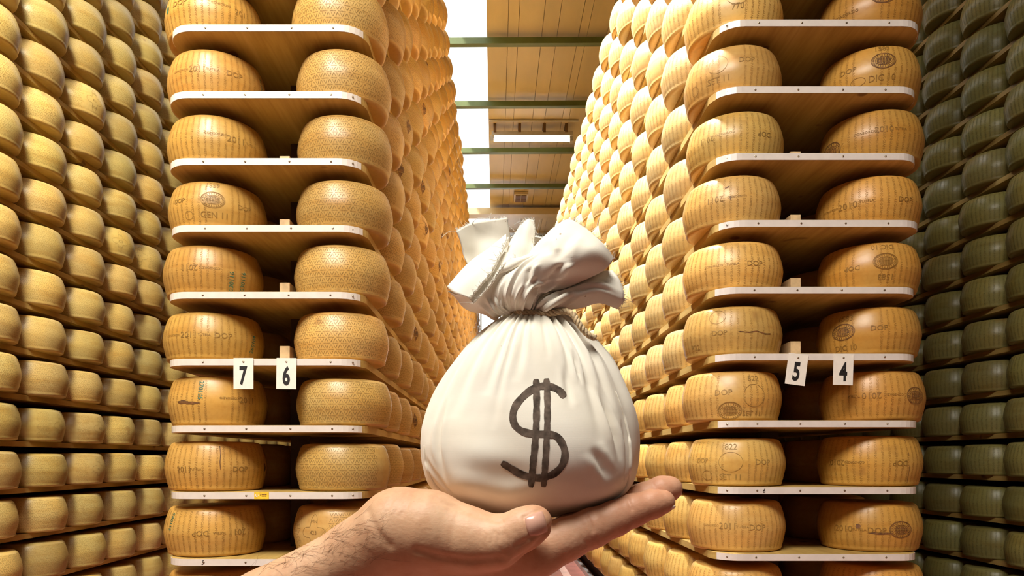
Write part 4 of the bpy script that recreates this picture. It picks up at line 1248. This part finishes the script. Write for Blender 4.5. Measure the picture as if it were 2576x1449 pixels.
# G: lower right flap
add_patch([[(960, 1015, .4620), (1010, 1020, .4615), (1080, 1025, .4625), (1150, 1025, .466)],
           [(1050, 890, .4600), (1120, 910, .4545), (1220, 960, .4540), (1330, 1000, .466)],
           [(1270, 790, .4700), (1340, 790, .4600), (1430, 840, .4560), (1450, 962, .466)],
           [(1560, 650, .4760), (1600, 700, .4640), (1640, 790, .4590), (1620, 910, .466)],
           [(1755, 620, .4760), (1825, 735, .4680), (1866, 880, .4650), (1800, 975, .470)]], seed=10, wr=0.0010, fray=['top'], cr=[(.25, .05, .35, .45, .0018, .05), (.55, .08, .55, .5, .0016, .06), (.45, .5, .55, .9, .0014, .06), (.8, .1, .75, .4, .0012, .05)])
# H: back wall of the mouth
add_patch([[(640, 1060, .490), (780, 1010, .503), (950, 1010, .504), (1100, 1020, .492)],
           [(560, 760, .512), (760, 700, .520), (1050, 700, .520), (1350, 820, .506)],
           [(700, 380, .516), (900, 360, .524), (1120, 420, .522), (1560, 640, .508)],
           [(830, 270, .514), (960, 270, .520), (1100, 300, .516), (1650, 420, .500)]], seed=12, wr=0.0010, fray=['top'])
mth = mk('gathered_mouth', mouth.v, mouth.f, M['cloth'], bagE, smooth=True)
# folds at the neck, standing out under the mouth
ac = Acc()
# frayed threads
rt = random.Random(21); th_ac = Acc()
for e in EDGE:
    e = np.array(e); n = len(e)
    for k in range(210):
        t = rt.uniform(0, n - 1.01); i = int(t); p = e[i] * (1 - t + i) + e[i + 1] * (t - i)
        cent = np.array(P(1345, 720, BD)); o_ = p - cent; o_ /= np.linalg.norm(o_)
        tn = e[min(i + 1, n - 1)] - e[i]; tn /= np.linalg.norm(tn) + 1e-9
        o_ = o_ - tn * (o_ @ tn) * 0.7; o_ /= np.linalg.norm(o_) + 1e-9
        L = rt.uniform(.0005, .0016) if rt.random() < .975 else rt.uniform(.003, .007)
        bend = np.array([rt.gauss(0, 1), rt.gauss(0, .6), rt.gauss(0, 1)]) * 0.5
        dirv = o_ + tn * rt.gauss(0, .5) + bend * .5
        pts = [tuple(p + dirv * L * s + bend * L * s * s * 0.8) for s in (0, .33, .66, 1.0)]
        v, f = tube(pts, [0.00016, 0.00015, 0.00013, 0.00008], 3, False); th_ac.add(v, f)
o = mk('frayed_threads', th_ac.v, th_ac.f, M['thread'], bagE); tag(o, 'loose frayed cotton threads', kind='stuff')
# long stray threads
for c in ([(255, 235, .498), (200, 235, .496), (150, 265, .495), (122, 293, .495)], [(1560, 235, .462), (1600, 200, .461), (1615, 150, .461), (1632, 102, .461)],
          [(1745, 520, .463), (1775, 490, .462), (1780, 450, .462)], [(400, 165, .512), (470, 110, .510), (560, 110, .509), (595, 60, .509)], [(810, 175, .505), (870, 140, .500), (930, 160, .495), (1000, 130, .49)]):
    pts = catmull([np.array(P(1080 + x / 3.813, 520 + y / 3.813, d)) for x, y, d in c], 18)
    mk('stray_thread', *tube([tuple(p) for p in pts], 0.00022, 5), M['thread'], bagE, smooth=True)
# ---- jute cord: two twisted strands
def cord(path, rad, pitch):
    c = catmull([np.array(P(*p)) for p in path], 160)
    L = np.concatenate([[0], np.cumsum(np.linalg.norm(np.diff(c, axis=0), axis=1))])
    t = np.gradient(c, axis=0); t /= np.linalg.norm(t, axis=1, keepdims=True)
    ref = np.array([.1, .9, .3]); a = np.cross(t, ref); a /= np.linalg.norm(a, axis=1, keepdims=True); b = np.cross(t, a)
    out = []
    for ph in (0, 2 * PI / 3, 4 * PI / 3):
        w_ = 2 * PI * L / pitch + ph
        out.append(c + (a * np.cos(w_)[:, None] + b * np.sin(w_)[:, None]) * rad * 0.55)
    return out
loop = []
for k in range(25):
    a = -PI + 2 * PI * k / 24
    ex = 1345 + 76 * math.sin(a); d = BD - 0.0235 * math.cos(a)
    yy = 796 - 9 * math.cos(a * 0.9) + 3 * math.sin(a)
    loop.append((ex, yy, d))
tie = empty('tie_cord', (0, 0, 0), bagE); tie['label'] = 'twisted jute cord knotted round the neck'
for s in cord(loop, 0.0016, 0.0075): mk('cord_strand', *tube([tuple(p) for p in s], 0.00105, 7), M['rope'], tie, smooth=True)
tail = [(1362, 790, .4580), (1392, 787, .4545), (1420, 783, .4545), (1440, 790, .4520), (1452, 808, .4490), (1464, 826, .4475), (1480, 842, .4470), (1497, 850, .4470)]
for s in cord(tail, 0.0019, 0.0085): mk('cord_strand', *tube([tuple(p) for p in s], 0.0012, 7), M['rope'], tie, smooth=True)
fr = Acc(); endp = np.array(P(1494, 849, .4470))
for k in range(26):
    dv = np.array([rt.uniform(.4, 1.0), rt.uniform(-.5, .3), rt.uniform(-.9, .2)]); Lh = rt.uniform(.001, .0032)
    v, f = tube([tuple(endp + np.array([rt.gauss(0, .0007), rt.gauss(0, .0006), rt.gauss(0, .0007)])), tuple(endp + dv * Lh)], [.00018, .0001], 3, False); fr.add(v, f)
o = mk('frayed_cord_end', fr.v, fr.f, M['rope'], tie); o['kind'] = 'stuff'
